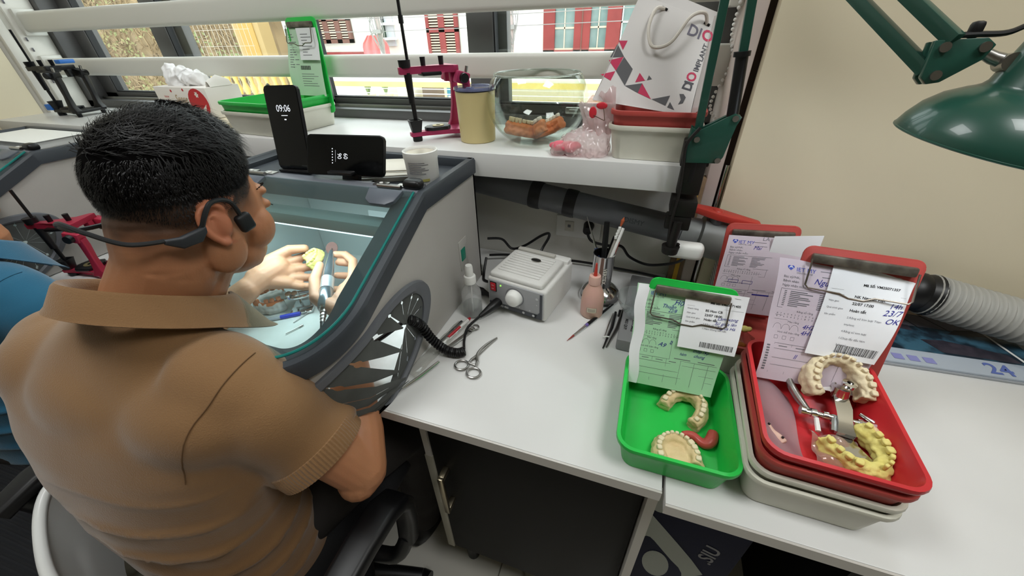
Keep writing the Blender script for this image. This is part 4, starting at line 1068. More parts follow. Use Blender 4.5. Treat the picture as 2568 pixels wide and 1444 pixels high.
finish(me, mat('pink_content', '#e0697a', .5)); link('pink_content', me, bg)
M_cher = mat('cherry_red', '#cf2f3c', .4)
MB().sheet(lambda u, v: (.005 + .070 * u - .015 * v, -.012 + .012 * math.sin(u * 9 + v * 4) + .02 * v, .045 + .085 * v * (.6 + .4 * u) + .004 * math.sin(u * 23)), 24, 14, .0004).build('loose_film', clear_mat('bag_film', '#f7e9ea'), bg)
MB().ball((.024, -.026, .086), (.0075, .002, .011), 14, 8).build('cherry_print', M_cher, bg)
MB().ball((.040, -.022, .098), (.011, .002, .0065), 14, 8).build('cherry_print', M_cher, bg)
MB().tube([(.026, -.027, .081), (.048, -.028, .072)], .0008, 6).tube([(.044, -.023, .094), (.049, -.028, .072)], .0008, 6).build('cherry_stem', mat('stem_brown', '#5d4a3c', .7), bg)

# ------------------------------------------------------------------ trays with the paper carrier bag
tray('work_tray', 'white plastic tray under the red tray by the lamp clamp on the shelf', (.006, .905, .3235), 0, .178, .19, .066, M_cream_p)
tray('work_tray', 'red plastic tray holding the paper carrier bag on the shelf', (.006, .905, .352), 0, .175, .187, .064, M_redo)
M_bagp = mat('carrier_paper', '#d9d6d4', .55, var='#d0cdcb', vscale=4)
cbag = thing('carrier_bag', 'white paper carrier bag with magenta and grey triangles and rope handles', 'paper bag')
BL_, BR_, TL_, TR_ = V((-.124, .862, .427)), V((.067, .862, .402)), V((-.064, .945, .598)), V((.073, .945, .551)); D = V((.03, .06, .012))
U = BR_ - BL_; W = TL_ - BL_
def bq(a, b, c): return BL_.lerp(BR_, a).lerp(TL_.lerp(TR_, a), b) + D * c
bm_ = MB()
fold = .5
for quad in (((0, 0, 0), (1, 0, 0), (1, 1, .1), (0, 1, .1)), ((1, 0, 1), (0, 0, 1), (0, 1, .95), (1, 1, .95))):
    bm_.sheet(lambda u, v, q=quad: bq(*(V(q[0]).lerp(V(q[1]), u)).lerp(V(q[3]).lerp(V(q[2]), u), v)) + D.normalized() * .003 * math.sin(v * 5 + u * 4), 14, 14, .0006)
for sd in (0, 1):
    bm_.sheet(lambda u, v, sd=sd: bq(sd + (.5 - abs(u - .5)) * .16 * v * (1 if sd == 0 else -1), v, .0 + .1 * v + u * (1 - .12 * v)), 10, 12, .0006)
bm_.sheet(lambda u, v: bq(u, 0, v), 6, 4, .0006)
bm_.build('bag', M_bagp, cbag)
def bfn(u, v): return bq(u, v, .1 * v) + D.normalized() * .003 * math.sin(v * 5 + u * 4)
def bc(x, y):
    """position of a print on the bag front, as fractions of its width and height"""
    px, py = 1180 + x / 3.4375, y / 3.4375
    a = b = .5
    for _ in range(12):
        l = (1487 + 119 * b, 248 - 256 * b); r = (1731 + 61 * b, 289 - 231 * b)
        ex, ey = px - (l[0] + (r[0] - l[0]) * a), py - (l[1] + (r[1] - l[1]) * a)
        ax_, ay_ = r[0] - l[0], r[1] - l[1]; bx_, by_ = 119 * (1 - a) + 61 * a, -256 * (1 - a) - 231 * a
        det = ax_ * by_ - bx_ * ay_; a += (ex * by_ - bx_ * ey) / det; b += (ax_ * ey - ex * ay_) / det
    return (a, b)
M_mag = mat('magenta_print', '#c22b55', .55); M_grp = mat('grey_print_bag', '#57575a', .55)
pk = [((1280, 348), (1318, 428), (1362, 348)), ((1190, 515), (1255, 605), (1325, 485)), ((1118, 635), (1208, 690), (1250, 608)), ((1472, 622), (1428, 705), (1518, 688)), ((1492, 712), (1450, 798), (1565, 850))]
gy = [((1268, 375), (1200, 490), (1330, 485)), ((1330, 485), (1255, 605), (1408, 590)), ((1255, 605), (1335, 735), (1408, 590)), ((1555, 642), (1535, 685), (1580, 675)), ((1335, 735), (1450, 798), (1492, 712)), ((1735, 815), (1570, 850), (1690, 905)), ((1732, 870), (1705, 918), (1765, 940))]
for q in pk: ink('magenta_triangle', [poly2([bc(*p) for p in q])], bfn, M_mag, cbag, lift=.0008)
for q in gy: ink('grey_triangle', [poly2([bc(*p) for p in q])], bfn, M_grp, cbag, lift=.0008)
def btxt(s, size, x, y, ang, **k):
    # lettering laid on the bag: 2-D text in metres, then to bag units
    vs, fs = txt(s, size, 0, 0, ang, **k); a0, b0 = bc(x, y)
    return [(a0 + u / .170, b0 + v / .195) for u, v in vs], fs
M_navyp = mat('navy_print', '#4a4a52', .55)
ink('lettering', [btxt('D', .023, 1905, 780, 1.45, bold=.03), btxt('I', .023, 1926, 728, 1.45, bold=.03), btxt('IMPLANT', .0140, 1968, 622, 1.45, bold=.015)], bfn, M_navyp, cbag, lift=.0008)
ink('magenta_letter', [btxt('O', .023, 1935, 706, 1.45, bold=.03)], bfn, M_mag, cbag, lift=.0008)
ink('brand_lettering', [btxt('DI', .030, 1868, 300, -.10, bold=.02)], bfn, mat('violet_grey_print', '#6b6878', .55), cbag, lift=.0008)
ink('brand_letter', [btxt('O', .030, 1990, 340, -.10, bold=.03)], bfn, M_mag, cbag, lift=.0008)
ink('emblem', [poly2([bc(*p) for p in ((1800, 890), (1840, 880), (1868, 830), (1850, 800), (1815, 800), (1825, 850))])], bfn, M_grp, cbag, lift=.0008)
n_ = -(U.cross(W)).normalized()
nn = U.cross(W).normalized()
if nn.y > 0: nn = -nn
rope = [bfn(.36, .955), bfn(.27, .90) + nn * .012, bfn(.28, .72) + nn * .016, bfn(.40, .57) + nn * .016, bfn(.58, .64) + nn * .018, bfn(.70, .90) + nn * .022, bfn(.86, 1.0) + nn * .016, bfn(.93, .95)]
MB().tube(smooth_path(rope, 8), .0032, 8).build('rope_handle', mat('rope', '#d8d2c8', .8, bump=.4, bscale=300), cbag)
for a, b in ((.36, .955), (.93, .95)):
    MB().tube([bfn(a - .04, b + .005) + nn * .0012, bfn(a + .04, b - .005) + nn * .0012], .0022, 6).build('eyelet', M_black, cbag)
# ------------------------------------------------------------------ work trays on the table with order forms
M_paper = mat('white_paper', '#e9eaec', .8)
M_lpaper = mat('lilac_form_paper', '#c9bcc6', .8)
def form_ink(fn, W, L, par, notes, lat=M_inkg, code=True):
    """printed order form: origin bottom-left, W wide, L high (layout follows the photographed form)"""
    X = lambda f: (f - .5) * W
    Y = lambda f: f * L
    it = []
    heart = [(X(.10) + .0045 * (16 * math.sin(a) ** 3) / 16, Y(.93) + .0045 * (13 * math.cos(a) - 5 * math.cos(2 * a) - 2 * math.cos(3 * a) - math.cos(4 * a)) / 16) for a in [2 * PI * (24 - i) / 24 for i in range(24)]]
    ink('printed_emblem', [poly2(heart)], fn, M_inkb, par)
    ink('emblem_tooth', [line2([(X(.10) - .0025, Y(.925)), (X(.10) - .001, Y(.94)), (X(.10), Y(.93)), (X(.10) + .001, Y(.94)), (X(.10) + .0025, Y(.925))], .0008)], fn, M_paper, par, lift=.0007)
    ink('printed_heading', [txt('IET MY', .0085, X(.145), Y(.905))], fn, M_inkb, par)
    it += [txt('LA', .0095, X(.44), Y(.955)), txt('DENTAL LAB', .0036, X(.15), Y(.885)), txt('Bác sỹ/NK:', .0048, X(.05), Y(.845)), txt('Bệnh nhân:', .0048, X(.05), Y(.81)), txt('Ngày nhận mẫu:', .0048, X(.05), Y(.775))]
    it += [rect2(X(.34), Y(.925), X(.50), Y(.930)), rect2(X(.36), Y(.88), X(.52), Y(.885))]
    it.append(line2([(X(.05), Y(.755)), (X(.62), Y(.755))], .0005)); it.append(line2([(X(.05), Y(.755)), (X(.05), Y(.60)), (X(.62), Y(.60))], .0005))
    for i in range(9):
        it.append(rect2(X(.13), Y(.735 - i * .0145), X(.27 + .06 * math.sin(i * 2.2)), Y(.741 - i * .0145)))
        it.append(rect2(X(.37), Y(.735 - i * .0145), X(.50 + .05 * math.sin(i * 1.3 + 1)), Y(.741 - i * .0145)))
        it.append(rect2(X(.08), Y(.735 - i * .0145), X(.10), Y(.741 - i * .0145)))
    it.append(txt('Răng số răng', .004, X(.22), Y(.575)))
    for r in range(2):
        for i in range(16): it.append(txt('87654321'[i % 8], .0036, X(.06 + i * .03), Y(.545 - r * .022)))
    it.append(line2([(X(.05), Y(.538)), (X(.55), Y(.538))], .0004)); it.append(line2([(X(.05), Y(.505)), (X(.60), Y(.505)), (X(.60), Y(.60))], .0004))
    it.append(txt('Màu răng', .004, X(.17), Y(.485)))
    for k in range(3): it.append(line2([(X(.09 + k * .075) + .006 * (q - 4) / 4 - .0, Y(.425) + .0085 * math.sqrt(max(0, 1 - ((q - 4) / 4) ** 2))) for q in range(9)], .0004))
    it.append(txt('Hình thể thân răng', .004, X(.10), Y(.395)))
    for k in range(3): it.append(line2([(X(.08 + k * .075), Y(.345)), (X(.08 + k * .075) + .005, Y(.345)), (X(.08 + k * .075) + .005, Y(.345) + .005), (X(.08 + k * .075), Y(.345) + .005), (X(.08 + k * .075), Y(.345))], .0004))
    for y0 in (.31, .265, .19, .13): it.append(line2([(X(.10), Y(y0)), (X(.97), Y(y0))], .0004))
    for x0 in (.10, .26, .42, .58, .73, .88): it.append(line2([(X(x0), Y(.31)), (X(x0), Y(.06))], .0004))
    it.append(line2([(X(.45), Y(.50)), (X(.45), Y(.31))], .0004))
    for x0 in (.14, .30, .45): it.append(rect2(X(x0), Y(.285), X(x0 + .08), Y(.291)))
    it += [rect2(X(.50), Y(.325), X(.68), Y(.331)), rect2(X(.76), Y(.325), X(.94), Y(.331))]
    for i in range(10): it.append(rect2(X(.03), Y(.08 + i * .022), X(.06), Y(.092 + i * .022)))
    ink('printed_form', it, fn, lat, par)
    for s, sz, x, y, r in notes: ink('handwritten_note', [txt(s, sz, X(x), Y(y), rot=r, shear=.35, sx=.9)], fn, M_pen, par, lift=.0006)
def slip_ink(fn, W, L, par, rows, code, hand):
    X = lambda f: (f - .5) * W
    Y = lambda f: f * L
    b = [txt('Mã Số: ' + code, .0052, X(.42), Y(.80), bold=.03)]
    g = [line2([(X(.05), Y(.735)), (X(.97), Y(.735))], .0003)]
    heads = ('Khách hàng', 'Hẹn giao', 'Quá trình giao', 'Sản phẩm')
    for i, (s, bb) in enumerate(rows):
        y = .665 - i * .075
        if i < 4: g.append(txt(heads[i], .0036, X(.06), Y(y + .01)))
        (b if bb else g).append(txt(s, .0054 if bb else .0042, X(.36), Y(y), bold=.025 if bb else 0))
    bars = []; x = X(.38); k = 0
    while x < X(.94):
        w = .0005 + .0007 * ((k * 7 + 3) % 5) / 4; bars.append(rect2(x, Y(.06), x + w, Y(.15))); x += w + .0006 + .0006 * ((k * 3) % 4) / 3; k += 1
    ink('barcode', bars, fn, M_ink, par)
    ink('printed_code', b[:1], fn, M_ink, par); ink('printed_text', b[1:], fn, M_ink, par); ink('faint_print', g, fn, M_inkg, par)
    for s, sz, x, y, r in hand: ink('handwritten_note', [txt(s, sz, X(x), Y(y), rot=r, shear=.35)], fn, M_pen, par, lift=.0006)
    ink('staple_mark', [rect2(X(.45), Y(.945), X(.55), Y(.95)), rect2(X(.78), Y(.94), X(.88), Y(.945))], fn, mat('staple', '#a9a9a5', .3, metal=.8), par)
def bilin(BL, BR, TL, TR, W, L, bow=0., wav=0.):
    BL, BR, TL, TR = V(BL), V(BR), V(TL), V(TR); nn = (BR - BL).cross(TL - BL).normalized()
    def fn(u, v):
        a, b = u / W + .5, v / L
        p = (BL.lerp(BR, a)).lerp(TL.lerp(TR, a), b)
        return p + nn * (bow * math.sin(PI * min(max(b, 0), 1)) + wav * math.sin(b * 9 + a * 3) * abs(a - .5) * 2)
    return fn
def over(fn, W, L, u0, u1, v0, v1, w, l, lift, shear=0.):
    """a smaller sheet lying on form fn, covering the given fractions of it"""
    def g(u, v):
        a, b = u / w + .5, v / l
        U_, V_ = (u0 + (u1 - u0) * a - .5 - shear * (1 - b)) * W, (v0 + (v1 - v0) * b) * L
        p = V(fn(U_, V_)); e = 1e-3; n = (V(fn(U_ + e, V_)) - p).cross(V(fn(U_, V_ + e)) - p).normalized()
        return p + n * (lift + .006 * max(0, .35 - b))
    return g
def paper(name, lab, fn, W, L, m, cat='paper', corner=False):
    t = thing(name, lab, cat)
    MB().sheet(lambda u, v: fn((u - .5) * W, v * L), 12, 18, .0003).build('sheet', m, t)
    return t

# green tray
GT = (.107, .447, 0)
g1 = tray('work_tray', 'bright green plastic tray with a clipboard on the table edge', GT, 0, .166, .206, .058, M_green)
clip_board(g1, (-.006, .080, .012), (1, 0, -.02), (0, .20, .98), .132, .200, M_green, M_clip)
for x in (.070, .060): pass
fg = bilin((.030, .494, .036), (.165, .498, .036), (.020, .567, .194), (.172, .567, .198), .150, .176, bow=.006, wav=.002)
p1 = paper('order_form', 'white order form tinted by the green board behind, clipped to the bright green tray', fg, .150, .176, mat('form_show_through_tint', '#a9d6ae', .8))  # white paper; the green board shining through is put into its colour
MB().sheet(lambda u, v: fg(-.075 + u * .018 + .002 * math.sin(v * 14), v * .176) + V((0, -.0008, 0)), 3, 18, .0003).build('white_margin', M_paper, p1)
form_ink(fg, .150, .176, p1, [('Học', .012, .40, .84, 0), ('Thuần', .009, .28, .80, 0), ('22/8', .008, .35, .765, 0), ('A9', .011, .30, .43, -.2), ('thấp lợp', .008, .68, .42, 0), ('chung', .008, .70, .37, 0), ('hàm', .007, .55, .37, 0), ('xx', .008, .44, .45, 1.2)])
fs1 = over(fg, .150, .176, .50, 1.09, .46, 1.0, .090, .100, .0035)
s1 = paper('order_slip', 'white order slip with barcode in front of the green-tinted form', fs1, .090, .100, M_paper)
slip_ink(fs1, .090, .100, s1, [('BS Hoo CB', 1), ('23/07 18:00', 1), ('Hoàn tất', 1), ('2.Răng sứ Titan', 0), ('1.Hàm khung liên kết', 0)], 'VM25071405', [('Làm xong', .0075, .58, .55, .05), ('Sứ giữa lên', .007, .55, .47, .05), ('Nghĩa Hà', .007, .60, .40, .05)])
# stack: two white trays and two red trays
ST = (.277, .455)
tray('work_tray', 'lower cream tray at the bottom of the red tray stack', (ST[0], ST[1], 0), -.02, .170, .222, .062, M_cream_p)
tray('work_tray', 'upper cream tray nested directly under the red trays', (ST[0] + .002, ST[1] + .002, .015), -.03, .168, .220, .062, M_cream_p)
tray('work_tray', 'faded red tray nested under the topmost red tray', (ST[0] + .002, ST[1], .044), -.03, .166, .218, .060, M_redo)
r1 = tray('work_tray', 'topmost bright red tray with articulator and casts inside', (ST[0] + .004, ST[1], .062), -.04, .166, .218, .060, M_redp)
clip_board(r1, (.030, .100, .014), (1, .0, -.015), (0, .30, .95), .146, .205, M_redo, M_clip)
fr_ = bilin((.214, .506, .094), (.352, .520, .088), (.218, .611, .250), (.384, .611, .248), .160, .186, bow=.008, wav=.003)
p2 = paper('order_form', 'lilac order form with blue handwriting clipped to the topmost red tray', fr_, .160, .186, M_lpaper)
form_ink(fr_, .160, .186, p2, [('Nguyễn V', .0125, .30, .82, -.03), ('4H2', .010, .30, .45, .05), ('4H1', .010, .30, .40, .05), ('Lắ', .010, .52, .52, .1), ('Làm', .010, .50, .41, .1), ('EpS', .009, .51, .36, 0), ('EPlat nguyên', .011, .42, .27, -.05), ('II', .010, .30, .20, 0)])
fs2 = over(fr_, .160, .186, .42, 1.04, .27, 1.0, .098, .138, .004, shear=.05)
s2 = paper('order_slip', 'white order slip with barcode and blue notes in front of the lilac form', fs2, .098, .138, M_paper)
slip_ink(fs2, .098, .138, s2, [('NK Nguyên Việt', 1), ('22/07 17:00', 1), ('Hoàn tất', 1), ('2.Răng sứ kim loại Titan', 0), ('implant;', 0), ('4.Răng sứ kim loại', 0), ('1.Chụp lấy dấu hàm', 0), ('2.Antisil', 0), ('1.Abutment (nguyên đúc)', 0)], 'VM25071357', [('14h', .0105, .80, .60, .1), ('23/7', .012, .76, .52, .08), ('OK', .011, .82, .44, .05)])
# rear red tray with second clipboard
tray('work_tray', 'cream tray behind the stacked red trays', (.262, .690, 0), 0, .160, .200, .058, M_cream_p)
r2 = tray('work_tray', 'pale red tray with a clipboard behind the stacked red trays', (.262, .690, .018), 0, .158, .198, .058, M_redo)
clip_board(r2, (-.018, .075, .010), (1, 0, .06), (0, .05, .99), .124, .205, M_redo, M_clip)
fb2 = bilin((.168, .708, .070), (.296, .708, .076), (.173, .752, .215), (.303, .752, .222), .125, .155, bow=.006, wav=.002)
p3 = paper('order_form', 'lilac order form clipped to the pale red tray at the back', fb2, .125, .155, M_lpaper)
form_ink(fb2, .125, .155, p3, [('Mai', .010, .35, .84, 0)])
ink('pen_boxes', [line2([(x - .008, y - .003), (x + .008, y - .003), (x + .008, y + .003), (x - .008, y + .003), (x - .008, y - .003)], .0006) for x, y in ((-.035, .065), (-.012, .065))] + [rect2(.002, .040, .030, .0425)], fb2, M_pen, p3, lift=.0006)
fb3 = bilin((.245, .738, .075), (.320, .738, .085), (.245, .745, .225), (.318, .745, .236), .074, .150, bow=.004)
s3 = paper('order_slip', 'blank-topped white slip on the form clipped to the pale red tray at the back', fb3, .074, .150, M_paper)
ink('faint_print', [rect2(-.03, .10 - i * .008, -.005 + .008 * math.sin(i), .102 - i * .008) for i in range(8)], fb3, M_inkg, s3)
cy = thing('dental_cast', 'small yellow cast pieces lying behind the lilac form', 'dental model', (.226, .652, .030))
for k, (x, y, z) in enumerate(((0, 0, .045), (-.006, -.02, .022))):
    b = MB(); b.ball((x, y, z), (.008, .007, .006), 12, 8); b.ball((x + .006, y - .004, z + .004), (.005, .005, .005), 10, 6)
    link('piece', finish(remesh(b, .0015, 1), M_yst), cy)
MB().sheet(lambda u, v: (-.02 + .055 * u, -.035 + .07 * v, .012 + .028 * math.sin(u * 3 + 1) * (1 - .5 * v)), 8, 8, .0006).build('film_wrap', clear_mat('pink_film', '#e9c9c4', gloss=.2, body=.35, bodycol='#c98f88'), cy)
wb = thing('white_carton', 'small white carton standing against the cream wall behind the clipboard', 'carton', (.225, .855, 0))
MB().box(-.030, .08, -.02, .04, 0, .105, bev=.002).build('carton', mat('carton_white', '#d3d2ca', .7), wb)
for i in range(7): MB().box(-.0305, -.030, -.015, .035, .02 + i * .011, .021 + i * .011).build('printed_line', M_inkg, wb, smooth=0)

# contents of the green tray
TX = lambda x, y, z, rz=0., rx=0., ry=0.: MX.Translation((x, y, z)) @ MX.Rotation(rz, 4, 'Z') @ MX.Rotation(ry, 4, 'Y') @ MX.Rotation(rx, 4, 'X')
cast('cream stone cast lying open side down-left near the paper in the green tray', TX(.126, .477, .005, -.55, .15), M_stone, M_stoneL, rx=.025, ry=.031, n=14, height=.019, seed=11, scale=1.14, ts=.8)
cast('cream cast with a full row of teeth at the front of the green tray', TX(.116, .385, .005, .15, -.1), M_stone, M_stoneL, rx=.024, ry=.030, n=14, height=.014, palate=True, seed=12, scale=1.12, ts=.88)
gp = thing('gum_plate', 'translucent red gum piece beside the cast with teeth in the green tray', 'dental piece', (.152, .424, .0055))
b = MB(); b.tube(smooth_path([(-.028, .006, .006), (-.012, .008, .007), (.004, -.002, .006), (.014, .006, .008), (.018, .022, .010)], 6), [.005, .005, .0055, .006, .0065, .0065, .0065, .0065, .0065, .0065, .007, .007, .0075, .008, .0085, .009, .009, .0095, .0095, .0095, .009, .009, .0085, .008, .007], 10)
link('plate', finish(remesh(b, .0016, 2), mat('gum_red', '#c2524a', .3, trans=.2)), gp)

# contents of the topmost red tray
RZ = .0675
cast('pale stone cast wrapped in tissue at the back of the red tray', TX(.316, .512, RZ + .030, .12, .50), M_stoneL, M_stoneL, rx=.029, ry=.034, n=15, height=.022, seed=21, scale=1.2, ts=.72, rough=.0026)
wr = thing('tissue_wrap', 'white tissue wrapped behind the pale cast in the red tray', 'tissue', (.312, .545, RZ + .012))
MB().sheet(lambda u, v: ((u - .5) * .075, .006 * math.sin(u * 11) + .012 * math.sin(u * PI), .004 + v * .058 * (.75 + .35 * math.sin(u * PI))), 16, 10, .0006).build('wrap', mat('tissue_white', '#e3dedb', .8), wr)
MB().sheet(lambda u, v: (-.005 + .04 * u, -.035 + .03 * v, .012 + .014 * math.sin(u * PI) * v), 8, 8, .0006).build('fold', mat('tissue_white', '#e3dedb', .8), wr)
ha = thing('hinge_articulator', 'chrome hinge articulator lying in the red tray', 'articulator', (.318, .468, RZ), rz=-.12)
MB().tube([(-.045, -.012, .020), (.040, -.004, .022)], .0042, 12).build('hinge_rod', M_chrome, ha)
for x in (-.047, -.034, -.02, .02, .035): MB().tube([(x - .003, -.012 + (x + .045) * .09, .021), (x + .003, -.0115 + (x + .045) * .09, .021)], .0062, 14).build('rod_collar', M_chrome, ha)
MB().loft([[(x, y, z) for x, z in ((-w / 2, zc - .003), (w / 2, zc - .003), (w / 2, zc + .003), (-w / 2, zc + .003))] for w, y, zc in ((.018, .030, .030), (.020, .005, .030), (.016, -.02, .024), (.020, -.035, .020))]).build('upper_plate', M_chrome, ha)
MB().loft([[(x, y, z) for x, z in ((cx - w / 2, .010), (cx + w / 2, .010), (cx + w / 2, .016), (cx - w / 2, .016))] for w, y, cx in ((.016, -.028, 0), (.022, -.040, 0), (.036, -.055, .004), (.050, -.070, .008))]).build('lower_plate', M_chrome, ha)
for s in (-1, 1): MB().tube([(s * .010, -.006, .022), (s * .012, -.03, .016)], .004, 8).build('side_arm', M_chrome, ha)
MB().cyl((.0, .030, .028), (.0, .034, .042), .011, .010, 24).build('top_screw', M_chrome, ha)
MB().lathe([(.004, 0), (.009, .001), (.009, .006), (.004, .007)], 20, M=MX.Translation((.006, .038, .045))).build('thumb_ring', M_chrome, ha)
MB().tube(smooth_path([(-.040, -.010, .021), (-.052, .015, .022), (-.060, .035, .026), (-.062, .050, .030)], 5), [.0045, .0045, .005, .0055, .006, .006, .006, .006, .006, .0055, .005, .005, .0045, .004, .004, .003], 10).build('curved_arm', M_steel, ha)
MB().tube(smooth_path([(.0, .034, .030), (-.004, .048, .030), (-.002, .060, .032)], 5), .0035, 8).build('rear_arm', M_chrome, ha)
MB().tube([(.022, .010, .024), (.036, .002, .022), (.052, -.006, .020)], [.003, .0045, .0012], 10).build('pointer', M_chrome, ha)
MB().tube([(-.030, -.016, .018), (-.028, -.034, .012)], [.003, .0035], 8).build('thumb_lever', M_wht, ha)
MB().tube([(a * .0006 - .0, -.012 - a * .0012, .016 + .003 * math.sin(a * 1.9)) for a in range(16)], .0015, 6).build('spring', M_steel, ha)
cast('yellow stone cast with broken arch standing by the front of the red tray', TX(.318, .424, RZ + .004, -2.55, -.08, .12), M_yst, M_yst, rx=.026, ry=.033, n=13, height=.022, missing=(4, 5), seed=31, rough=.0036, scale=1.15, ts=.85)
fc = thing('dental_cast', 'small tan die model with dark sockets behind the yellow cast in the red tray', 'dental model', (.350, .446, RZ + .002))
b = MB(); b.ball((0, 0, .012), (.011, .020, .014), 16, 10); b.ball((.004, -.012, .014), (.009, .010, .012), 12, 8); fcm = finish(remesh(b, .0016, 2), M_stone); link('die', fcm, fc)
MB().lathe([(0, 0), (.004, 0), (.0035, .003), (0, .002)], 14, M=MX.Translation((-.004, -.010, .0255))).build('metal_cap', mat('cap_grey', '#6a655c', .3, metal=.9), fc)
# sleeve with small denture
sl = thing('plastic_sleeve', 'clear plastic sleeve lying along the left side of the red tray', 'plastic sleeve', (.238, .455, RZ))
MB().sheet(lambda u, v: (-.027 + .050 * u + .004 * v, -.075 + .150 * v - .03 * u * v, .005 + .016 * (1 - u) + .004 * math.sin(v * 7 + u * 3)), 8, 16, .0005).build('film', clear_mat('sleeve_film', '#f1e4e8', gloss=.22, rough=.15, body=.42, bodycol='#d9c6cc'), sl)
dn = MB(); dn.tube(smooth_path([(-.020, -.032, .016), (-.015, -.042, .015), (-.008, -.048, .015), (-.002, -.055, .014)], 4), .0065, 10)
link('enclosed_denture', finish(remesh(dn, .0016, 2), mat('denture_pinkish', '#cfae9c', .5)), sl)
for y, x in ((-.034, -.018), (-.052, -.005)): MB().ball((x, y, .0225), .0018, 8, 6).build('socket', M_black, sl)
sf = thing('film_wrap', 'crumpled clear film beside the yellow cast in the red tray', 'film', (.312, .412, RZ))
MB().sheet(lambda u, v: (-.04 + .055 * u, -.03 + .05 * v, .004 + .012 * abs(math.sin(u * 5 + v * 2)) + .006 * math.sin(v * 9)), 16, 12, .0005).build('film', clear_mat('crumple_film', '#f5e9e4', gloss=.3, rough=.1, body=.25, bodycol='#e5d5c8'), sf)
rb = thing('red_tool', 'dark red plastic piece behind the chrome articulator in the red tray', 'tool', (.352, .515, RZ + .001), rz=.6)
MB().box(-.020, .020, -.007, .007, 0, .010, bev=.003).build('body', mat('dark_red_plastic', '#9c1d22', .3), rb)

# ------------------------------------------------------------------ wall calendar lying flat under the hose
cl = thing('calendar', 'glossy desk calendar with a dark seascape lying under the hose', 'calendar', (.605, .80, .0), rz=math.radians(3))
cx0, cy0 = .23, .15
MB().prism(rrect(.345, .19, .008, 4, -.005, .02), -.0012, .004, .001).build('backing', mat('calendar_card', '#a9adb2', .35), cl)
MB().prism(rrect(.342, .187, .008, 4, -.005, .02), .004, .009, .001).build('cover', mat('calendar_cover', '#aab4c0', .25), cl)
zf = plane_fn((0, 0, .0092), (1, 0, 0), (0, 1, 0))
M_sea = mat('picture_sea', '#3d6478', .3, var='#1d2a36', vscale=28, detail=6, vamt=(.42, .6)); M_sky = mat('picture_sky', '#8d8a94', .3, var='#6b6b78', vscale=20); M_rock = mat('picture_rock', '#2b2a33', .3, var='#443e48', vscale=60)
ink('printed_sea', [rect2(-.165, -.030, .150, .060)], zf, M_sea, cl)
ink('printed_sky', [rect2(-.165, .055, .150, .11)], zf, M_sky, cl, lift=.0005)
for q in ([(-.165, .040), (-.10, .045), (-.02, .038), (-.02, .056), (-.08, .062), (-.165, .058)], [(.04, .040), (.10, .046), (.145, .044), (.145, .072), (.10, .066), (.06, .058)], [(.0, -.024), (.12, -.027), (.11, -.004), (.06, .008), (.02, .016), (-.02, .010)]):
    ink('printed_rock', [poly2(q)], zf, M_rock, cl, lift=.0006)
for q in ([(-.03, .105), (.0, .045)], [(.015, .105), (.05, .050)]): ink('printed_pylon', [line2(q, .003)], zf, M_rock, cl, lift=.0007)
M_vio = mat('violet_print', '#5d6fb2', .4); M_pvio = mat('pale_violet_print', '#8d8fc6', .4)
ink('printed_logo', [ell2(-.125, -.048, .020, .014, 24)], zf, M_pvio, cl)
for x in (-.095, -.070, -.045): ink('printed_square', [rect2(x, -.064, x + .017, -.048)], zf, M_pvio, cl)
ink('year_digits', [txt('24', .040, .050, -.066, bold=.02)], zf, M_vio, cl)
ink('white_band', [line2([(.105, .075), (.135, -.060)], .005)], zf, M_wht, cl, lift=.0009)
# ------------------------------------------------------------------ suction pipe, valve, hose
M_pvc = mat('grey_pvc', '#5e6063', .45, var='#55575a', vscale=5)
M_pvcl = mat('light_grey_pvc', '#7b7e7c', .45)
pi_ = thing('suction_pipe', 'grey PVC suction pipe running under the shelf with two black bands', 'pipe', (-.3, .875, .2))
o = V((-.3, .875, .2))
A, Bp = V((-.43, .878, .2365)), V((.105, .868, .160))
ax = (Bp - A).normalized()
MB().tube([V((-1.3, .878, .237)) - o, A - V((.04, 0, -.0005)) - o, A - o, Bp - o], .031, 28).build('pipe', M_pvc, pi_)
for f0 in (.323, .485):
    p = A.lerp(Bp, f0) - o; MB().tube([p, p + ax * .006, p + ax * .022, p + ax * .028], [.0325, .0335, .0335, .0325], 28).build('tape_band', M_black, pi_)
up_ = ax.cross(V((0, -1, 0))); up_ = V((0, -.75, .66)); up_ = (up_ - ax * up_.dot(ax)).normalized(); side = up_.cross(ax).normalized()
if side.z < 0: side = -side
def pipefn(u, v):
    c = A.lerp(Bp, .79) - o + ax * u; a = v / .0312
    nrm = (V((0, -1, .25)) - ax * ax.dot(V((0, -1, .25)))).normalized(); t2 = (ax.cross(nrm)).normalized()
    if t2.z < 0: t2 = -t2
    return c + (nrm * math.cos(a) + t2 * math.sin(a)) * .0312
ink('pipe_lettering', [txt('DISMY', .016, -.02, -.006)], pipefn, mat('pipe_print', '#35363a', .6), pi_, lift=.0006)
va = thing('ball_valve', 'grey PVC ball valve with a long red lever on the suction pipe', 'valve', (.16, .862, .14))
o2 = V((.16, .862, .14)); B2 = Bp + ax * .02
MB().tube([Bp - ax * .006 - o2, Bp + ax * .004 - o2, Bp + ax * .030 - o2, Bp + ax * .032 - o2], [.034, .036, .036, .033], 28).build('inlet_union', M_pvcl, va)
MB().tube([Bp + ax * .030 - o2, Bp + ax * .034 - o2, Bp + ax * .095 - o2, Bp + ax * .100 - o2], [.036, .045, .045, .040], 28).build('valve_body', M_pvcl, va)
MB().tube([Bp + ax * .094 - o2, Bp + ax * .125 - o2], [.036, .036], 28).build('outlet_union', M_pvcl, va)
cpt = Bp + ax * .060 - o2
MB().tube([cpt + V((0, -.006, .03)), cpt + V((0, -.012, .060))], .014, 16).build('stem', M_pvc, va)
hv = MB()
dirh = V((.96, -.05, -.17)).normalized(); hc = cpt + V((-.004, -.012, .062))
rows = []
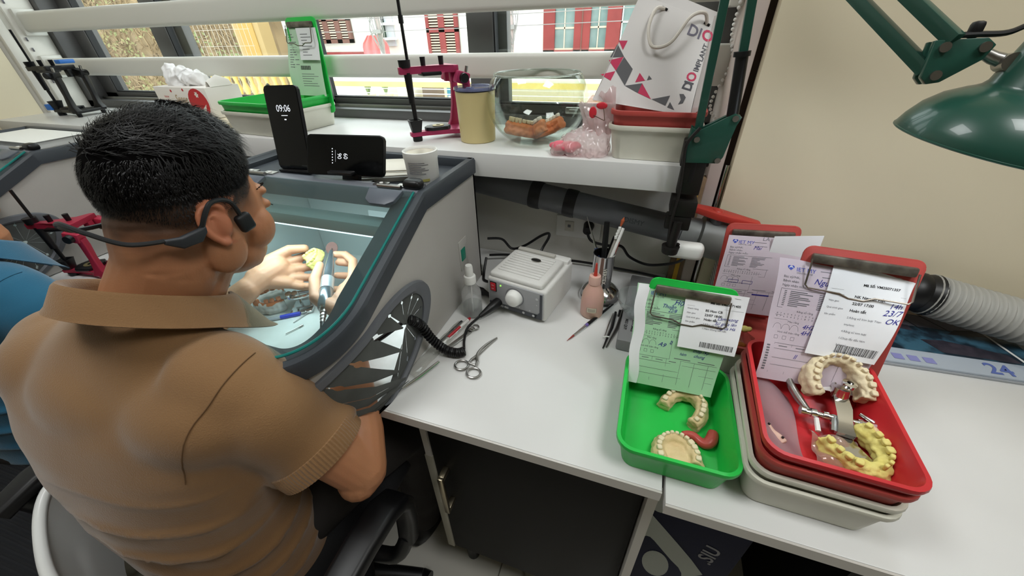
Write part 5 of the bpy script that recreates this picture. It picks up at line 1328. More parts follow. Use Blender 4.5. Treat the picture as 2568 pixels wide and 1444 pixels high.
for s, w_, hh in ((-.060, .010, .012), (-.045, .012, .014), (.0, .019, .016), (.03, .017, .015), (.082, .010, .016), (.086, .009, .014)):
    c = hc + dirh * s; sd = V((0, 1, 0)); uu = V((0, 0, 1))
    rows.append([c + sd * y + uu * z for y, z in rrect(2 * w_, hh, .003, 2)])
hv.loft(rows).build('lever', mat('valve_red', '#b8362c', .45), va)
MB().ball(tuple(hc + V((0, 0, .006))), (.012, .012, .006), 16, 8).build('lever_hub', mat('valve_red', '#b8362c', .45), va)
# pipe continues behind the trays, then corrugated hose
E0 = Bp + ax * .120; E1 = V((.545, .858, .092))
ep = thing('suction_pipe', 'grey PVC pipe stub with a black rubber clamp leading to the corrugated hose', 'pipe', tuple(E0))
MB().tube([V((0, 0, 0)), E1 - E0], .033, 28).build('pipe', M_pvcl, ep)
d2 = (E1 - E0).normalized()
MB().tube([E1 - E0 - d2 * .006, E1 - E0, E1 - E0 + d2 * .016, E1 - E0 + d2 * .020, E1 - E0 + d2 * .038, E1 - E0 + d2 * .042], [.036, .039, .040, .038, .043, .040], 28).build('rubber_clamp', M_black, ep)
ho = thing('corrugated_hose', 'pale grey corrugated hose lying along the foot of the cream wall', 'hose', tuple(E1))
hpth = smooth_path([(.03, -.001, -.004), (.12, -.008, -.020), (.25, -.016, -.038), (.45, -.018, -.045), (.8, -.018, -.048)], 60)
rr = []
for i in range(len(hpth)): rr.append(.039 + .0035 * math.sin(i * 2 * PI / 7.))
MB().tube(hpth, rr, 26).build('hose', mat('hose_grey', '#a9a8a2', .5), ho, smooth=70)

# ------------------------------------------------------------------ wall socket and cables
so = thing('wall_socket', 'white double wall socket with a black plug under the shelf', 'socket', (-.145, .94, .108))
MB().box(-.058, .062, -.010, -.0005, -.030, .030, bev=.003).build('plate', M_wht, so)
MB().box(-.034, -.010, -.012, -.009, -.012, .016, bev=.001).build('outlet', mat('outlet_cream', '#cfccc2', .5), so)
MB().box(-.026, -.018, -.0125, -.0115, -.001, .007, bev=.0005).build('outlet_slot', M_inkg, so)
MB().cyl((.030, -.010, .010), (.030, -.038, .006), .014, .011, 18).build('plug', M_black, so)
def cable(lab, pts, r=.0035, grp=None):
    p0 = V(pts[0]); t = thing('power_cable', lab, 'cable', tuple(p0))
    MB().tube(smooth_path([V(p) - p0 for p in pts], 8), r, 8).build('lead', M_black, t)
    return t
cable('black cable looping from the dust box up and down behind the control unit', [(-.38, .865, .075), (-.345, .885, .068), (-.318, .89, .040), (-.28, .89, .055), (-.235, .885, .092), (-.212, .882, .105), (-.210, .876, .095), (-.222, .865, .070), (-.228, .845, .050)])
cable('black cable running along the wall foot behind the control unit', [(-.38, .87, .020), (-.33, .89, .018), (-.28, .905, .010), (-.14, .915, .014), (-.03, .915, .010), (.06, .912, .006), (.125, .895, .004)])
cable('black cable hanging from the wall socket to the white adapter', [(-.115, .905, .110), (-.10, .895, .092), (-.06, .895, .085), (-.025, .90, .085), (.0, .905, .055), (.045, .905, .040), (.09, .885, .060), (.112, .845, .095), (.118, .815, .125)])
cable('black cable lying on the table beside the dust box', [(-.372, .83, .035), (-.365, .79, .006), (-.35, .765, .004), (-.31, .77, .004), (-.29, .80, .006), (-.285, .84, .01)])
MBc = thing('mains_plug', 'black angled mains plug behind the spray bottle', 'plug', (-.335, .71, .012))
MB().tube([(-.035, .0, .004), (.0, -.004, .0), (.012, -.006, -.002), (.035, -.012, -.006)], [.008, .010, .006, .004], 12).build('plug', M_black, MBc)
# ------------------------------------------------------------------ lamp with clamp
M_lamp = mat('lamp_green', '#1f4a3e', .32, coat=.25)
M_iron = mat('clamp_iron', '#23211f', .45, metal=.4)
la = thing('desk_lamp', 'dark green clamp-on desk lamp with a domed shade and two-bar arms', 'lamp', (.085, .785, .27))
o = V((.085, .785, .27))
R_ = lambda *p: V(p) - o
MB().box(-.020, .022, -.005, .030, .005, .085, bev=.003).box(-.024, -.006, -.004, .028, .058, .105, bev=.003).box(.010, .026, -.004, .028, .060, .102, bev=.003).build('clamp_jaw', M_iron, la)
MB().box(-.024, .024, -.008, .050, -.040, -.006, bev=.003).box(-.028, .020, -.006, .02, -.070, -.040, bev=.003).build('clamp_base', M_iron, la)
MB().cyl((0, .005, .03), (.002, .005, .115), .011, .011, 18).build('post', M_black, la)
MB().tube([R_(.080, .778, .22), R_(.078, .776, .165)], .010, 12).build('clamp_screw', M_iron, la)
MB().cyl(tuple(R_(.078, .776, .165)), tuple(R_(.078, .776, .150)), .018, .016, 18).build('screw_knob', M_iron, la)
# base bracket plate
pl_ = [(-.016, .068), (.038, .070), (.044, .082), (.050, .135), (.056, .148), (.044, .154), (-.006, .122), (-.018, .130), (-.020, .095)]
PM = MX(((1, 0, 0, 0), (0, 0, -1, .012), (0, 1, 0, 0), (0, 0, 0, 1)))
MB().prism([(x, z) for x, z in pl_], 0, .008, .001, M=PM).prism([(x, z) for x, z in pl_], .018, .024, .001, M=PM).build('base_bracket', M_lamp, la)
for x, z in ((-.006, .110), (.036, .076), (.046, .146)): MB().cyl((x, -.016, z), (x, .014, z), .005, .005, 14).build('bolt', M_steel, la)
EL = V((.098, .80, .700)); J = V((.262, .556, .516))
def flatbar(a, b, w, th, M_, nm, par, nrm=(0, -1, 0)):
    a, b = V(a), V(b); F = fr(a, (b - a), z=V(nrm)); L = (b - a).length
    return MB().box(0, L, -w / 2, w / 2, -th / 2, th / 2, bev=.001, M=F).build(nm, M_, par)
flatbar(R_(.079, .787, .385), R_(.070, .795, .700), .013, .011, M_lamp, 'lower_arm_bar', la)
flatbar(R_(.127, .787, .415), R_(.100, .795, .690), .013, .011, M_lamp, 'lower_arm_bar', la)
MB().tube([R_(.127, .783, .418), R_(.117, .786, .508)], .0095, 14).build('spring_cover', M_black, la)
MB().tube([R_(.1168, .786, .505), R_(.1162, .786, .512)], .0125, 16).build('spring_end', M_black, la)
for k in range(5): MB().tube([(.043 + .004 * math.cos(a), -.002, .140 - .007 * k + .004 * math.sin(a)) for a in [i * PI / 5 for i in range(11)]], .0012, 6).build('spring_hook', M_steel, la)
uu = (J - EL).normalized()
nrm = uu.cross(V((0, 0, 1))).normalized(); per = nrm.cross(uu).normalized()
if per.z < 0: per = -per
flatbar(EL + per * .014 - o, J + per * .014 - uu * .004 - o, .0125, .010, M_lamp, 'upper_arm_bar', la, tuple(nrm))
flatbar(EL - per * .014 - o, J - per * .014 - o, .0125, .010, M_lamp, 'upper_arm_bar', la, tuple(nrm))
PE = fr(EL - o, (1, 0, 0), z=nrm); MB().prism([(-.03, -.02), (.02, -.03), (.03, .0), (.01, .03), (-.03, .02)], -.008, .008, .001, M=PE).build('elbow_plate', M_lamp, la)
# head joint plate, link and shade; plane facing the room
hx_ = V((1, -.10, 0)).normalized(); hn = V((-.10, -1, .12)).normalized(); hn = (hn - hx_ * hn.dot(hx_)).normalized()
JF = fr(J - o, hx_, z=hn)
MB().prism([(-.012, .014), (.026, .016), (.034, .010), (.030, -.002), (.006, -.022), (-.004, -.024), (-.010, -.018)], -.004, .004, .001, M=JF).prism([(-.012, .014), (.026, .016), (.034, .010), (.030, -.002), (.006, -.022), (-.004, -.024), (-.010, -.018)], -.018, -.011, .001, M=JF).build('head_joint', M_lamp, la)
for x, y in ((-.003, .008), (.000, -.016), (.026, .008)): MB().cyl((x, y, -.02), (x, y, .007), .0045, .0045, 14, M=JF).build('bolt', M_steel, la)
MB().tube([JF @ V((.026, .007, -.006)), JF @ V((.040, .000, -.006)), JF @ V((.053, -.004, -.006))], [.0045, .0055, .0065], 12).build('link_rod', M_steel, la)
MB().cyl(JF @ V((.052, -.004, -.014)), JF @ V((.052, -.004, .004)), .008, .008, 16).build('link_pivot', M_steel, la)
MB().box(.012, .022, .016, .030, -.010, .0, bev=.003, M=JF).build('wing_nut', M_black, la)
SA = V((.16, -.06, .98)).normalized()       # shade axis, pointing up
S0 = V((.334, .552, .437)) - o              # centre of the shade rim
SF = fr(S0, SA.orthogonal(), z=SA)
sp_ = [(.079, .0), (.0795, .002), (.0765, .012), (.070, .025), (.059, .037), (.046, .045), (.040, .048), (.037, .050), (.0345, .054), (.032, .088), (.028, .102), (.020, .111), (.010, .115), (0, .116)]
inn = [(r - .0015 if r > .002 else 0, z - .0015) for r, z in sp_[7:]][::-1] + [(r - .0015, z - .001) for r, z in sp_[:7]][::-1]
sh_ = MB().lathe(sp_, 56, M=SF).build('shade', M_lamp, la, smooth=50)
MB().lathe([(r - .002 if r > .003 else 0, z - .0018 + (.002 if i == 0 else 0)) for i, (r, z) in enumerate(sp_)], 56, M=SF).build('shade_lining', mat('shade_white', '#d9d9d2', .5), sh_, smooth=50)
MB().tube([SF @ V((.0792 * math.cos(a / 56 * 2 * PI), .0792 * math.sin(a / 56 * 2 * PI), .0005)) for a in range(56)], .0013, 6, closed=True).build('rolled_rim', M_lamp, sh_)
for k in range(3): MB().ball(tuple(SF @ V((.0365 * math.cos(2.2 + k * 1.3), .0365 * math.sin(2.2 + k * 1.3), .074))), .0025, 8, 6).build('rivet', M_lamp, sh_)
MB().lathe([(0, .018), (.014, .021), (.020, .035), (.015, .05), (.011, .058), (.011, .09), (0, .09)], 24, M=SF).build('bulb', mat('bulb_frost', '#e8f0ff', .3, emit=4.), sh_)
bl_ = bpy.data.lights.new('bulb_light', 'POINT'); bl_.energy = .7; bl_.color = (.86, .93, 1.); bl_.shadow_soft_size = .02
blo = bpy.data.objects.new('bulb_light', bl_); COL.objects.link(blo); blo.parent = la; blo.location = SF @ V((0, 0, .008))
MB().tube(smooth_path([JF @ V((-.004, .018, -.002)), JF @ V((.018, .019, -.002)), JF @ V((.04, .020, -.004)), JF @ V((.060, .028, -.008)), SF @ V((-.026, -.006, .102))], 6), .0026, 8).build('flex', M_black, la)
# cord along the clamp with white switch lump
MB().tube(smooth_path([R_(.080, .770, .400), R_(.064, .768, .372), R_(.066, .770, .335), R_(.070, .772, .28), R_(.068, .773, .22), R_(.072, .776, .165)], 8), .0032, 8).build('cord', M_iron, la)
ad = thing('white_adapter', 'rounded white plastic switch hanging on the lamp cord before the pipe', 'switch', (.110, .795, .150))
MB().box(-.036, .036, -.015, .015, -.018, .018, bev=.011, seg=4).build('body', M_wht, ad)
MB().tube([(-.022, -.014, .008), (-.018, -.015, .02)], .004, 8).build('cord_end', M_iron, ad)
# blind chain of white beads
bc_ = thing('bead_chain', 'white plastic bead chain hanging at the right end of the window', 'chain', (.135, 1.0, .38))
bead = MB().ball((0, 0, 0), .0034, 8, 6).mesh('bead', M_wht)
cp = smooth_path([(-.008, .02, .25), (-.012, .02, .19), (-.012, .02, .15), (.0, .02, .10), (-.022, .0, .030), (-.014, -.02, .004), (.0, -.03, -.002), (.004, -.035, .03), (.006, -.035, .10)], 14)
L = 0; last = cp[0]
for p in cp:
    if (p - last).length >= .0074 or p is cp[0]: link('bead', bead, bc_, loc=tuple(p)); last = p
# ------------------------------------------------------------------ people
from mathutils.bvhtree import BVHTree
def fabric(name, col, var, rib=False):
    if name in MATS: return MATS[name]
    m = mat(name, col, .85, var=var, vscale=5, sheen=.25); nt = m.node_tree; b = nt.nodes['Principled BSDF']
    tc = nt.nodes.new('ShaderNodeTexCoord'); vo = nt.nodes.new('ShaderNodeTexVoronoi'); vo.inputs['Scale'].default_value = 520
    bp = nt.nodes.new('ShaderNodeBump'); bp.inputs['Strength'].default_value = .35; bp.inputs['Distance'].default_value = .001
    nt.links.new(tc.outputs['Object'], vo.inputs['Vector']); nt.links.new(vo.outputs['Distance'], bp.inputs['Height']); nt.links.new(bp.outputs['Normal'], b.inputs['Normal'])
    return m
def skin_mat():
    m = mat('skin', '#b07a55', .5, sss=.12, bump=.12, bscale=350); nt = m.node_tree
    a = nt.nodes.new('ShaderNodeAttribute'); a.attribute_name = 'tint'
    nt.links.new(a.outputs['Color'], nt.nodes['Principled BSDF'].inputs['Base Color']); return m
M_skin = skin_mat()
M_hair = mat('black_hair', '#0b0909', .5, spec=.28)
M_cap = mat('hair_mass', '#070606', .95, spec=.05)
SK = V(lin('#b57f5a')); SKR = V(lin('#b96f52')); STB = V(lin('#2a1c13')); SKD = V(lin('#7d5538')); SKP = V(lin('#d0a084'))
def capsule(mb, a, b, r0, r1, n=14):
    a, b = V(a), V(b); mb.tube([a, a.lerp(b, .5), b], [r0, (r0 + r1) / 2, r1], n); mb.ball(a, r0, n, 8); mb.ball(b, r1, n, 8)
def chain(mb, pts, rs, n=12):
    for p, q, r0, r1 in zip(pts, pts[1:], rs, rs[1:]): capsule(mb, p, q, r0, r1, n)
HEADC, HPITCH, HYAW = V((-.612, .334, .342)), .20, -.06
def head_matrix(): return MX.Translation(HEADC) @ MX.Rotation(HYAW, 4, 'Z') @ MX.Rotation(-HPITCH, 4, 'X')
HM = head_matrix()
def add_head(b):
    H = MB()
    H.ball((0, -.004, .034), (.077, .088, .086), 32, 20); H.ball((0, .034, .000), (.066, .064, .085), 28, 18)
    H.ball((0, .042, -.058), (.054, .050, .046), 24, 14); H.ball((0, .070, -.086), (.022, .018, .018), 16, 10)
    for s in (-1, 1):
        H.ball((s * .040, .058, -.026), (.030, .032, .036), 20, 12)
        H.ball((s * .030, .090, .004), (.014, .010, .008), 14, 8)
        H.ball((s * .060, .0, -.045), (.016, .03, .035), 16, 10)
    H.ball((0, .083, .026), (.050, .018, .012), 20, 10)
    H.tube([(0, .088, .016), (0, .094, -.004), (0, .098, -.020)], [.008, .010, .012], 12); H.ball((0, .097, -.022), (.015, .010, .010), 14, 8)
    H.ball((0, .088, -.050), (.024, .010, .006), 16, 8); H.ball((0, .086, -.060), (.022, .010, .007), 16, 8)
    for s in (-1, 1):
        F = MX.Translation((s * .0725, -.010, -.004)) @ MX.Rotation(s * -.32, 4, 'Z') @ MX.Rotation(.16, 4, 'X') @ MX.Scale(.88, 4)
        pts = [(.0, .010, .010), (.004, .013, .022), (.009, .006, .032), (.012, -.006, .034), (.015, -.018, .026), (.016, -.022, .010), (.014, -.017, -.008), (.010, -.008, -.022), (.007, .000, -.029), (.003, .006, -.024)]
        P = smooth_path([(s * x, y, z) for x, y, z in pts], 5)
        H.tube(P, [.0048] * (len(P) - 8) + [.0055, .0065, .007, .007, .0065, .006, .005, .004], 10, M=F)
        H.ball((s * .004, -.006, .004), (.0035, .015, .026), 16, 10, M=F)
        H.tube([F @ V((s * x, y, z)) for x, y, z in ((.003, .010, .004), (.008, -.004, .018), (.011, -.012, .016), (.010, -.013, .002), (.006, -.004, -.012))], [.003, .0035, .004, .004, .003], 8)
        H.ball((s * .004, .012, -.004), (.004, .005, .007), 10, 8, M=F); H.ball((s * .0, .004, 0), (.012, .016, .024), 12, 8, M=F)
    b.add(H.v, H.f, HM)
    nk = HM @ V((0, -.035, -.01))
    chain(b, [nk, HM @ V((0, -.040, -.06)), V((-.640, .255, .24)), V((-.655, .225, .17))], [.060, .060, .062, .05], 24)
    chain(b, [HM @ V((0, .0, -.05)), V((-.635, .275, .235))], [.050, .058], 20)
def hand_R(b):
    W = V((-.495, .425, .102))
    palm = [W, V((-.520, .462, .100)), V((-.548, .505, .098))]
    chain(b, palm, [.024, .028, .027], 14)
    chain(b, [V((-.535, .47, .105)), V((-.560, .540, .112))], [.022, .013], 12); chain(b, [V((-.535, .47, .090)), V((-.552, .520, .078))], [.022, .014], 12)
    for pts in ([(-.560, .538, .118), (-.588, .580, .128), (-.616, .592, .134), (-.632, .578, .140)],
                [(-.550, .540, .102), (-.580, .585, .104), (-.608, .592, .112), (-.626, .574, .122)],
                [(-.548, .528, .087), (-.578, .568, .084), (-.604, .570, .092), (-.618, .552, .102)],
                [(-.550, .510, .075), (-.576, .542, .068), (-.600, .542, .074), (-.612, .526, .082)]):
        chain(b, pts, [.0105, .0100, .0088, .0076], 10)
    chain(b, [(-.525, .440, .108), (-.580, .452, .116), (-.622, .496, .124), (-.640, .536, .134)], [.017, .0135, .0115, .0090], 12)
def hand_L(b):
    W = V((-.775, .455, .098))
    chain(b, [W, V((-.772, .490, .106)), V((-.765, .530, .110))], [.023, .027, .027], 14)
    chain(b, [V((-.772, .49, .11)), V((-.745, .545, .096))], [.022, .014], 12); chain(b, [V((-.77, .49, .10)), V((-.735, .520, .080))], [.022, .014], 12)
    for pts in ([(-.755, .556, .112), (-.735, .592, .114), (-.712, .600, .112), (-.694, .588, .110)],
                [(-.745, .548, .098), (-.722, .578, .092), (-.700, .582, .094), (-.684, .570, .100)],
                [(-.738, .534, .086), (-.714, .556, .076), (-.694, .558, .080), (-.682, .546, .088)],
                [(-.734, .518, .078), (-.712, .532, .066), (-.694, .532, .070), (-.684, .522, .078)]):
        chain(b, pts, [.0105, .0100, .0088, .0076], 10)
    chain(b, [(-.780, .480, .112), (-.778, .530, .128), (-.756, .568, .138), (-.722, .582, .140)], [.018, .0140, .0118, .0092], 12)
SHR, ELR, WRR = V((-.496, .216, .140)), V((-.366, .247, -.052)), V((-.495, .425, .102))
SHL, ELL, WRL = V((-.905, .212, .118)), V((-.945, .262, -.055)), V((-.775, .455, .098))
def arm(b, S, E, W):
    chain(b, [S + V((0, 0, -.02)), S.lerp(E, .5), E], [.036, .046, .040], 18)
    chain(b, [E, E.lerp(W, .22), E.lerp(W, .55), W], [.040, .043, .036, .025], 18)
    b.ball(E + V((0, -.012, -.010)), (.034, .034, .032), 14, 10)
def make_body(t, shift=(0, 0, 0), shiftl=(0, 0, 0)):
    b = MB(); add_head(b); shift = V(shift); shiftl = V(shiftl)
    chain(b, [V((-.655, .225, .19)), V((-.665, .20, .05)), V((-.665, .18, -.16))], [.05, .06, .07], 18)
    chain(b, [SHL + V((0, 0, -.02)), V((-.655, .225, .145)), SHR + V((0, 0, -.02))], [.035, .04, .035], 16)
    arm(b, SHR, ELR, WRR + shift); arm(b, SHL, ELL, WRL + shiftl)
    hr = MB(); hand_R(hr); b.add(hr.v, hr.f, MX.Translation(shift)); hl = MB(); hand_L(hl); b.add(hl.v, hl.f, MX.Translation(shiftl))
    me = remesh(b, .0024, 3, .5)
    ca = me.color_attributes.new('tint', 'FLOAT_COLOR', 'POINT'); HI = HM.inverted()
    for i, v in enumerate(me.vertices):
        c = SK.copy(); q = HI @ v.co
        n1 = noise.noise(v.co * 25) * .5 + .5; c = c.lerp(SKR, .25 * n1)
        if v.co.z > .2 and q.length < .2:
            # shaved fade: dark stubble above the hair line, thinning downwards
            back = max(0., min(1., (-q.y + .03) / .07)); lo = -.012 - .045 * back; hi = .030 - .030 * back
            f = (q.z - lo) / (hi - lo); front = (q.y - .045) / .02
            f *= max(0., min(1., 1 - front))
            f = max(0., min(1., f + .15 * noise.noise(q * 60)))
            ear = abs(q.x) > .0735 and abs(q.y + .010) < .030 and -.034 < q.z < .032
            if ear: c = c.lerp(SKR, .7)
            else: c = c.lerp(STB, f * .93)
            if q.z < -.03 and q.y < .02: c = c.lerp(SKD, .25)
        if v.co.y > .42 and v.co.z < .2: c = c.lerp(SKP, .5)
        ca.data[i].color = (*c, 1)
    me.materials.clear(); me.materials.append(M_skin); me.shade_smooth()
    return link('body', me, t)
def hair_part(t, strands=True):
    c0 = V((0, -.004, .034)); R = V((.077, .088, .086))
    def line_el(az):   # elevation of the hair line; az 0 = front, pi = back
        k = (1 - math.cos(az)) / 2
        base = .42 * (1 - k) + -.10 * k
        return base - .18 * math.sin(az) ** 2 * (1 - k)
    def sp(az, el, th):
        d = V((math.sin(az) * math.cos(el), math.cos(az) * math.cos(el), math.sin(el)))
        p = V((d.x * (R.x + th), d.y * (R.y + th), d.z * (R.z + th)))
        return c0 + p
    def th(az, tt):    # thickness of the cap, tt 0 crown -> 1 hair line
        k = (1 - math.cos(az)) / 2
        return ((.025 - .011 * k) * (1 - tt ** 2.6) + .002) * (1.0 + .18 * noise.noise(V((math.sin(az) * 3, math.cos(az) * 3, tt * 3))))
    H = MB()
    NA, NT = 64, 22; rings = []
    for j in range(NT + 1):
        tt = j / NT; ring = []
        for i in range(NA):
            az = 2 * PI * i / NA; el = PI / 2 - (PI / 2 - line_el(az)) * max(tt, .01)
            ring.append(sp(az, el, th(az, tt) if j < NT else -.004))
        rings.append(ring)
    H.loft(rings, caps=(True, False), M=HM)
    h = H.build('hair', M_cap, t, smooth=180)
    if strands:
        S = MB(); rnd = random.Random(3)
        for k in range(15000):
            az = rnd.uniform(0, 2 * PI); tt = math.sqrt(rnd.random()) * 1.0
            el = PI / 2 - (PI / 2 - line_el(az)) * tt
            top = tt < .62
            base = sp(az, el, th(az, tt) - .003)
            nrm = V(((base.x - c0.x) / R.x ** 2, (base.y - c0.y) / R.y ** 2, (base.z - c0.z) / R.z ** 2)).normalized()
            if top: L = rnd.uniform(.020, .048); flow = V((rnd.uniform(-.5, .6), .55 + rnd.uniform(-.5, .4), rnd.uniform(-.2, .3)))
            else: L = rnd.uniform(.010, .022) * (1.35 - tt * .7); flow = V((rnd.uniform(-.3, .3), rnd.uniform(-.2, .4), -.8))
            flow = (flow - nrm * flow.dot(nrm)).normalized(); lift = rnd.uniform(.12, .45) if top else rnd.uniform(.15, .5)
            p1 = base + (flow + nrm * lift).normalized() * L * .5; p2 = p1 + (flow + nrm * (lift * .1 - .22)).normalized() * L * .5
            sd = flow.cross(nrm).normalized() * .0006
            S.add([HM @ (base - sd), HM @ (base + sd), HM @ (p1 + sd * .8), HM @ (p1 - sd * .8), HM @ p2], [(0, 1, 2, 3), (3, 2, 4)])
        # short clipped hair thinning out down the sides
        for k in range(6500):
            az = rnd.uniform(.75, 2 * PI - .75); f = rnd.random() ** 1.6
            el = line_el(az) - f * (.22 + .38 * (1 - math.cos(az)) / 2)
            base = sp(az, el, -.0005); nrm = (base - c0).normalized(); L = .0055 * (1 - f * .8)
            dr = (nrm * .7 + V((rnd.uniform(-.3, .3), .1, -.8))).normalized(); sd = dr.cross(nrm).normalized() * .00035
            S.add([HM @ (base - sd), HM @ (base + sd), HM @ (base + dr * L)], [(0, 1, 2)])
        S.build('hair_strands', M_hair, h, smooth=0, kind='stuff')
    return h
def torso_rings(spec, n=40):
    out = []
    for cx, cy, cz, a, bf, bb, tilt in spec:
        ring = []
        for i in range(n):
            an = 2 * PI * i / n; c, s = math.cos(an), math.sin(an)
            x = a * math.copysign(abs(c) ** .82, c); y = (bf if s > 0 else bb) * math.copysign(abs(s) ** .9, s)
            ring.append((cx + x, cy + y, cz + tilt * y))
        out.append(ring)
    return out
SEAM = [(-.467, .243, .191), (-.461, .214, .194), (-.461, .188, .188), (-.466, .166, .173), (-.483, .149, .145), (-.494, .131, .114), (-.498, .119, .095), (-.499, .108, .072)]
def make_shirt(t, m, wr=1.):
    b = MB()
    spec = [(-.680, .165, -.320, .190, .110, .125, 0), (-.680, .165, -.250, .200, .110, .130, 0), (-.682, .165, -.17, .206, .105, .130, 0), (-.684, .168, -.08, .212, .095, .128, 0), (-.685, .172, .00, .220, .090, .124, 0),
            (-.692, .180, .07, .232, .088, .118, .05), (-.695, .190, .125, .226, .084, .104, .1), (-.692, .202, .162, .192, .080, .092, .15), (-.676, .216, .200, .138, .076, .082, .2), (-.655, .232, .232, .100, .068, .070, .25), (-.645, .246, .256, .076, .062, .064, .25)]
    b.loft(torso_rings(spec))
    for S, E, sx in ((SHR, ELR, 1), (SHL, ELL, -1)):
        A = S + V((-sx * .05, -.005, .0)); C = S.lerp(E, .62)
        pts = smooth_path([A, S + V((sx * .006, 0, -.006)), S.lerp(E, .40) + V((sx * .006, -.006, -.002)), C + V((0, -.006, -.004))], 5)
        rs = [.062 + (.004 * math.sin(i)) + (.010 if i < 6 else .006) for i in range(len(pts))]
        b.tube(pts, rs, 24); b.ball(S + V((-sx * .004, 0, -.002)), (.066, .066, .062), 20, 14)
    for x, sx in ((-.545, 1), (-.835, -1)):
        b.ball((x, .195, .115), (.115, .092, .078), 24, 14); b.ball((x + sx * .015, .205, .02), (.085, .085, .09), 24, 14)
    b.ball((-.690, .172, .105), (.16, .085, .09), 24, 14)
    me = remesh(b, .0055, 26, .5)
    def wrinkle(p, n):
        d = 0.
        side = max(0., min(1., (p.x + .78) / .16))          # flank and back on the window-less side
        low = max(0., min(1., (.09 - p.z) / .16)); arm_ = max(0., min(1., (p.x + .50) / .05)) * max(0., min(1., (p.z + .13) / .05))
        # drapery: folds curving down from under the arm round to the small of the back
        cx = (p.x + .62) * 1.; w1 = noise.noise(p * 6) * 1.5
        ph = (p.z + 1.3 * cx * cx - .25 * (p.y - .1)) * 105 + w1
        ridge = (1 - abs(math.sin(ph * .5))) ** 2
        env = max(0., min(1., .55 + 1.1 * noise.noise(p * 5 + V((3, 1, 0)))))
        d += .012 * ridge * low * (1 - arm_) * (.15 + .85 * side) * env
        d += .007 * noise.noise(V((p.x * 8, p.y * 8, p.z * 15))) * low
        if arm_ > 0:
            r2 = (1 - abs(math.sin((p.z * 40 + p.x * 30 - p.y * 34 + 1.6 * noise.noise(p * 9)) * .5))) ** 2
            d += .008 * arm_ * r2 * max(0, min(1, (.15 - p.z) / .07))
        d += .003 * noise.noise(p * 10)
        return p + n * d * wr
    displace(me, wrinkle); finish(me, m)
    sh = link('shirt', me, t)
    bm = bmesh.new(); bm.from_mesh(me); tree = BVHTree.FromBMesh(bm); bm.free()
    def snap(p, off=.0008):
        q, n, i, dd = tree.find_nearest(V(p)); return q + n * off
    # sleeve seam on the free side
    MB().tube([snap(p) for p in smooth_path(SEAM, 5)], .0008, 6).build('sleeve_seam', MATS[m.name + '_dark'], sh)
    # ribbed cuffs
    for S, E, sx in ((SHR, ELR, 1), (SHL, ELL, -1)):
        ax = (E - S).normalized(); c0 = S.lerp(E, .60) + V((0, -.006, -.004)); F = fr(c0, V((0, 1, 0)), z=ax); rows = []
        for k, (dz, rr) in enumerate(((-.012, .0660), (-.010, .0700), (.004, .0708), (.020, .0690), (.021, .0660), (.012, .0630))):
            rows.append([F @ V(((rr + (.0006 if j % 2 else -.0006)) * math.cos(2 * PI * j / 160), (rr + (.0006 if j % 2 else -.0006)) * math.sin(2 * PI * j / 160), dz)) for j in range(160)])
        MB().loft(rows, caps=(False, False)).build('sleeve_cuff', m, sh, smooth=20)
    return sh
def make_collar(t, m, spread=1., tipdrop=.022):
    C0 = V((-.632, .256, .238)); rows = []
    N = 56
    for i in range(N + 1):
        f = i / N; a = -PI / 2 + (f - .5) * 2 * (PI - .28)     # starts front-left, round the back, to front-right
        edge = abs(f - .5) * 2
        def q(r, z): return C0 + V((r * .96 * math.cos(a), r * 1.04 * math.sin(a), z - .72 * r * math.sin(a)))
        drop = .032 + tipdrop * max(0, edge - .55) / .45
        rows.append([q(.068, -.024), q(.070, .010), q(.0725, .020), q(.0765, .0215), q(.081, .016), q(.097 + .008 * edge, .014 - drop), q(.102 + .012 * edge, .006 - drop), q(.099 + .012 * edge, .004 - drop), q(.078, .010), q(.074, .008), q(.072, -.024)])
    return MB().loft(rows).build('collar', m, t, smooth=60)
def make_trousers(t, m, mshoe):
    b = MB()
    chain(b, [V((-.60, .17, -.255)), V((-.52, .33, -.225)), V((-.435, .475, -.225))], [.105, .090, .070], 20)
    chain(b, [V((-.435, .475, -.225)), V((-.45, .47, -.45)), V((-.47, .44, -.66))], [.070, .062, .052], 18)
    chain(b, [V((-.73, .17, -.255)), V((-.80, .33, -.225)), V((-.83, .475, -.225))], [.105, .090, .070], 20)
    chain(b, [V((-.83, .475, -.225)), V((-.82, .47, -.45)), V((-.81, .44, -.66))], [.070, .062, .052], 18)
    b.ball((-.665, .15, -.25), (.17, .12, .11), 24, 14)
    me = remesh(b, .008, 4)
    displace(me, lambda c, n: c + n * (.006 * noise.noise(c * 9) + .003 * noise.noise(c * 22)))
    finish(me, m); tr = link('trousers', me, t)
    for x in (-.47, -.81):
        s = MB(); s.ball((x, .48, -.715), (.045, .115, .034), 20, 12); s.ball((x, .43, -.70), (.040, .06, .045), 16, 10); me = remesh(s, .006, 2)
        for v in me.vertices: v.co.z = max(v.co.z, -.748)
        link('shoe', finish(me, mshoe), t)
def face_bits(t):
    """eyebrows, lashes, eyes"""
    e = MB(); w = MB()
    for s in (-1, 1):
        for k in range(9):
            p = V((s * (.016 + .0035 * k), .0985 - .0012 * k * k * .35, .030 + .0012 * k - .00018 * k * k)); e.tube([HM @ p, HM @ (p + V((s * .005, .002, .003)))], .0009, 5)
        for k in range(7):
            p = V((s * (.020 + .003 * k), .099 - .0010 * k, .004)); e.tube([HM @ p, HM @ (p + V((s * .001, .007, -.0035)))], .0006, 4)
        w.ball((s * .031, .081, .006), (.011, .010, .009), 14, 10, M=HM)
    e.build('brows_and_lashes', M_hair, t); w.build('eyes', mat('eye_white', '#d9d2cc', .3), t)

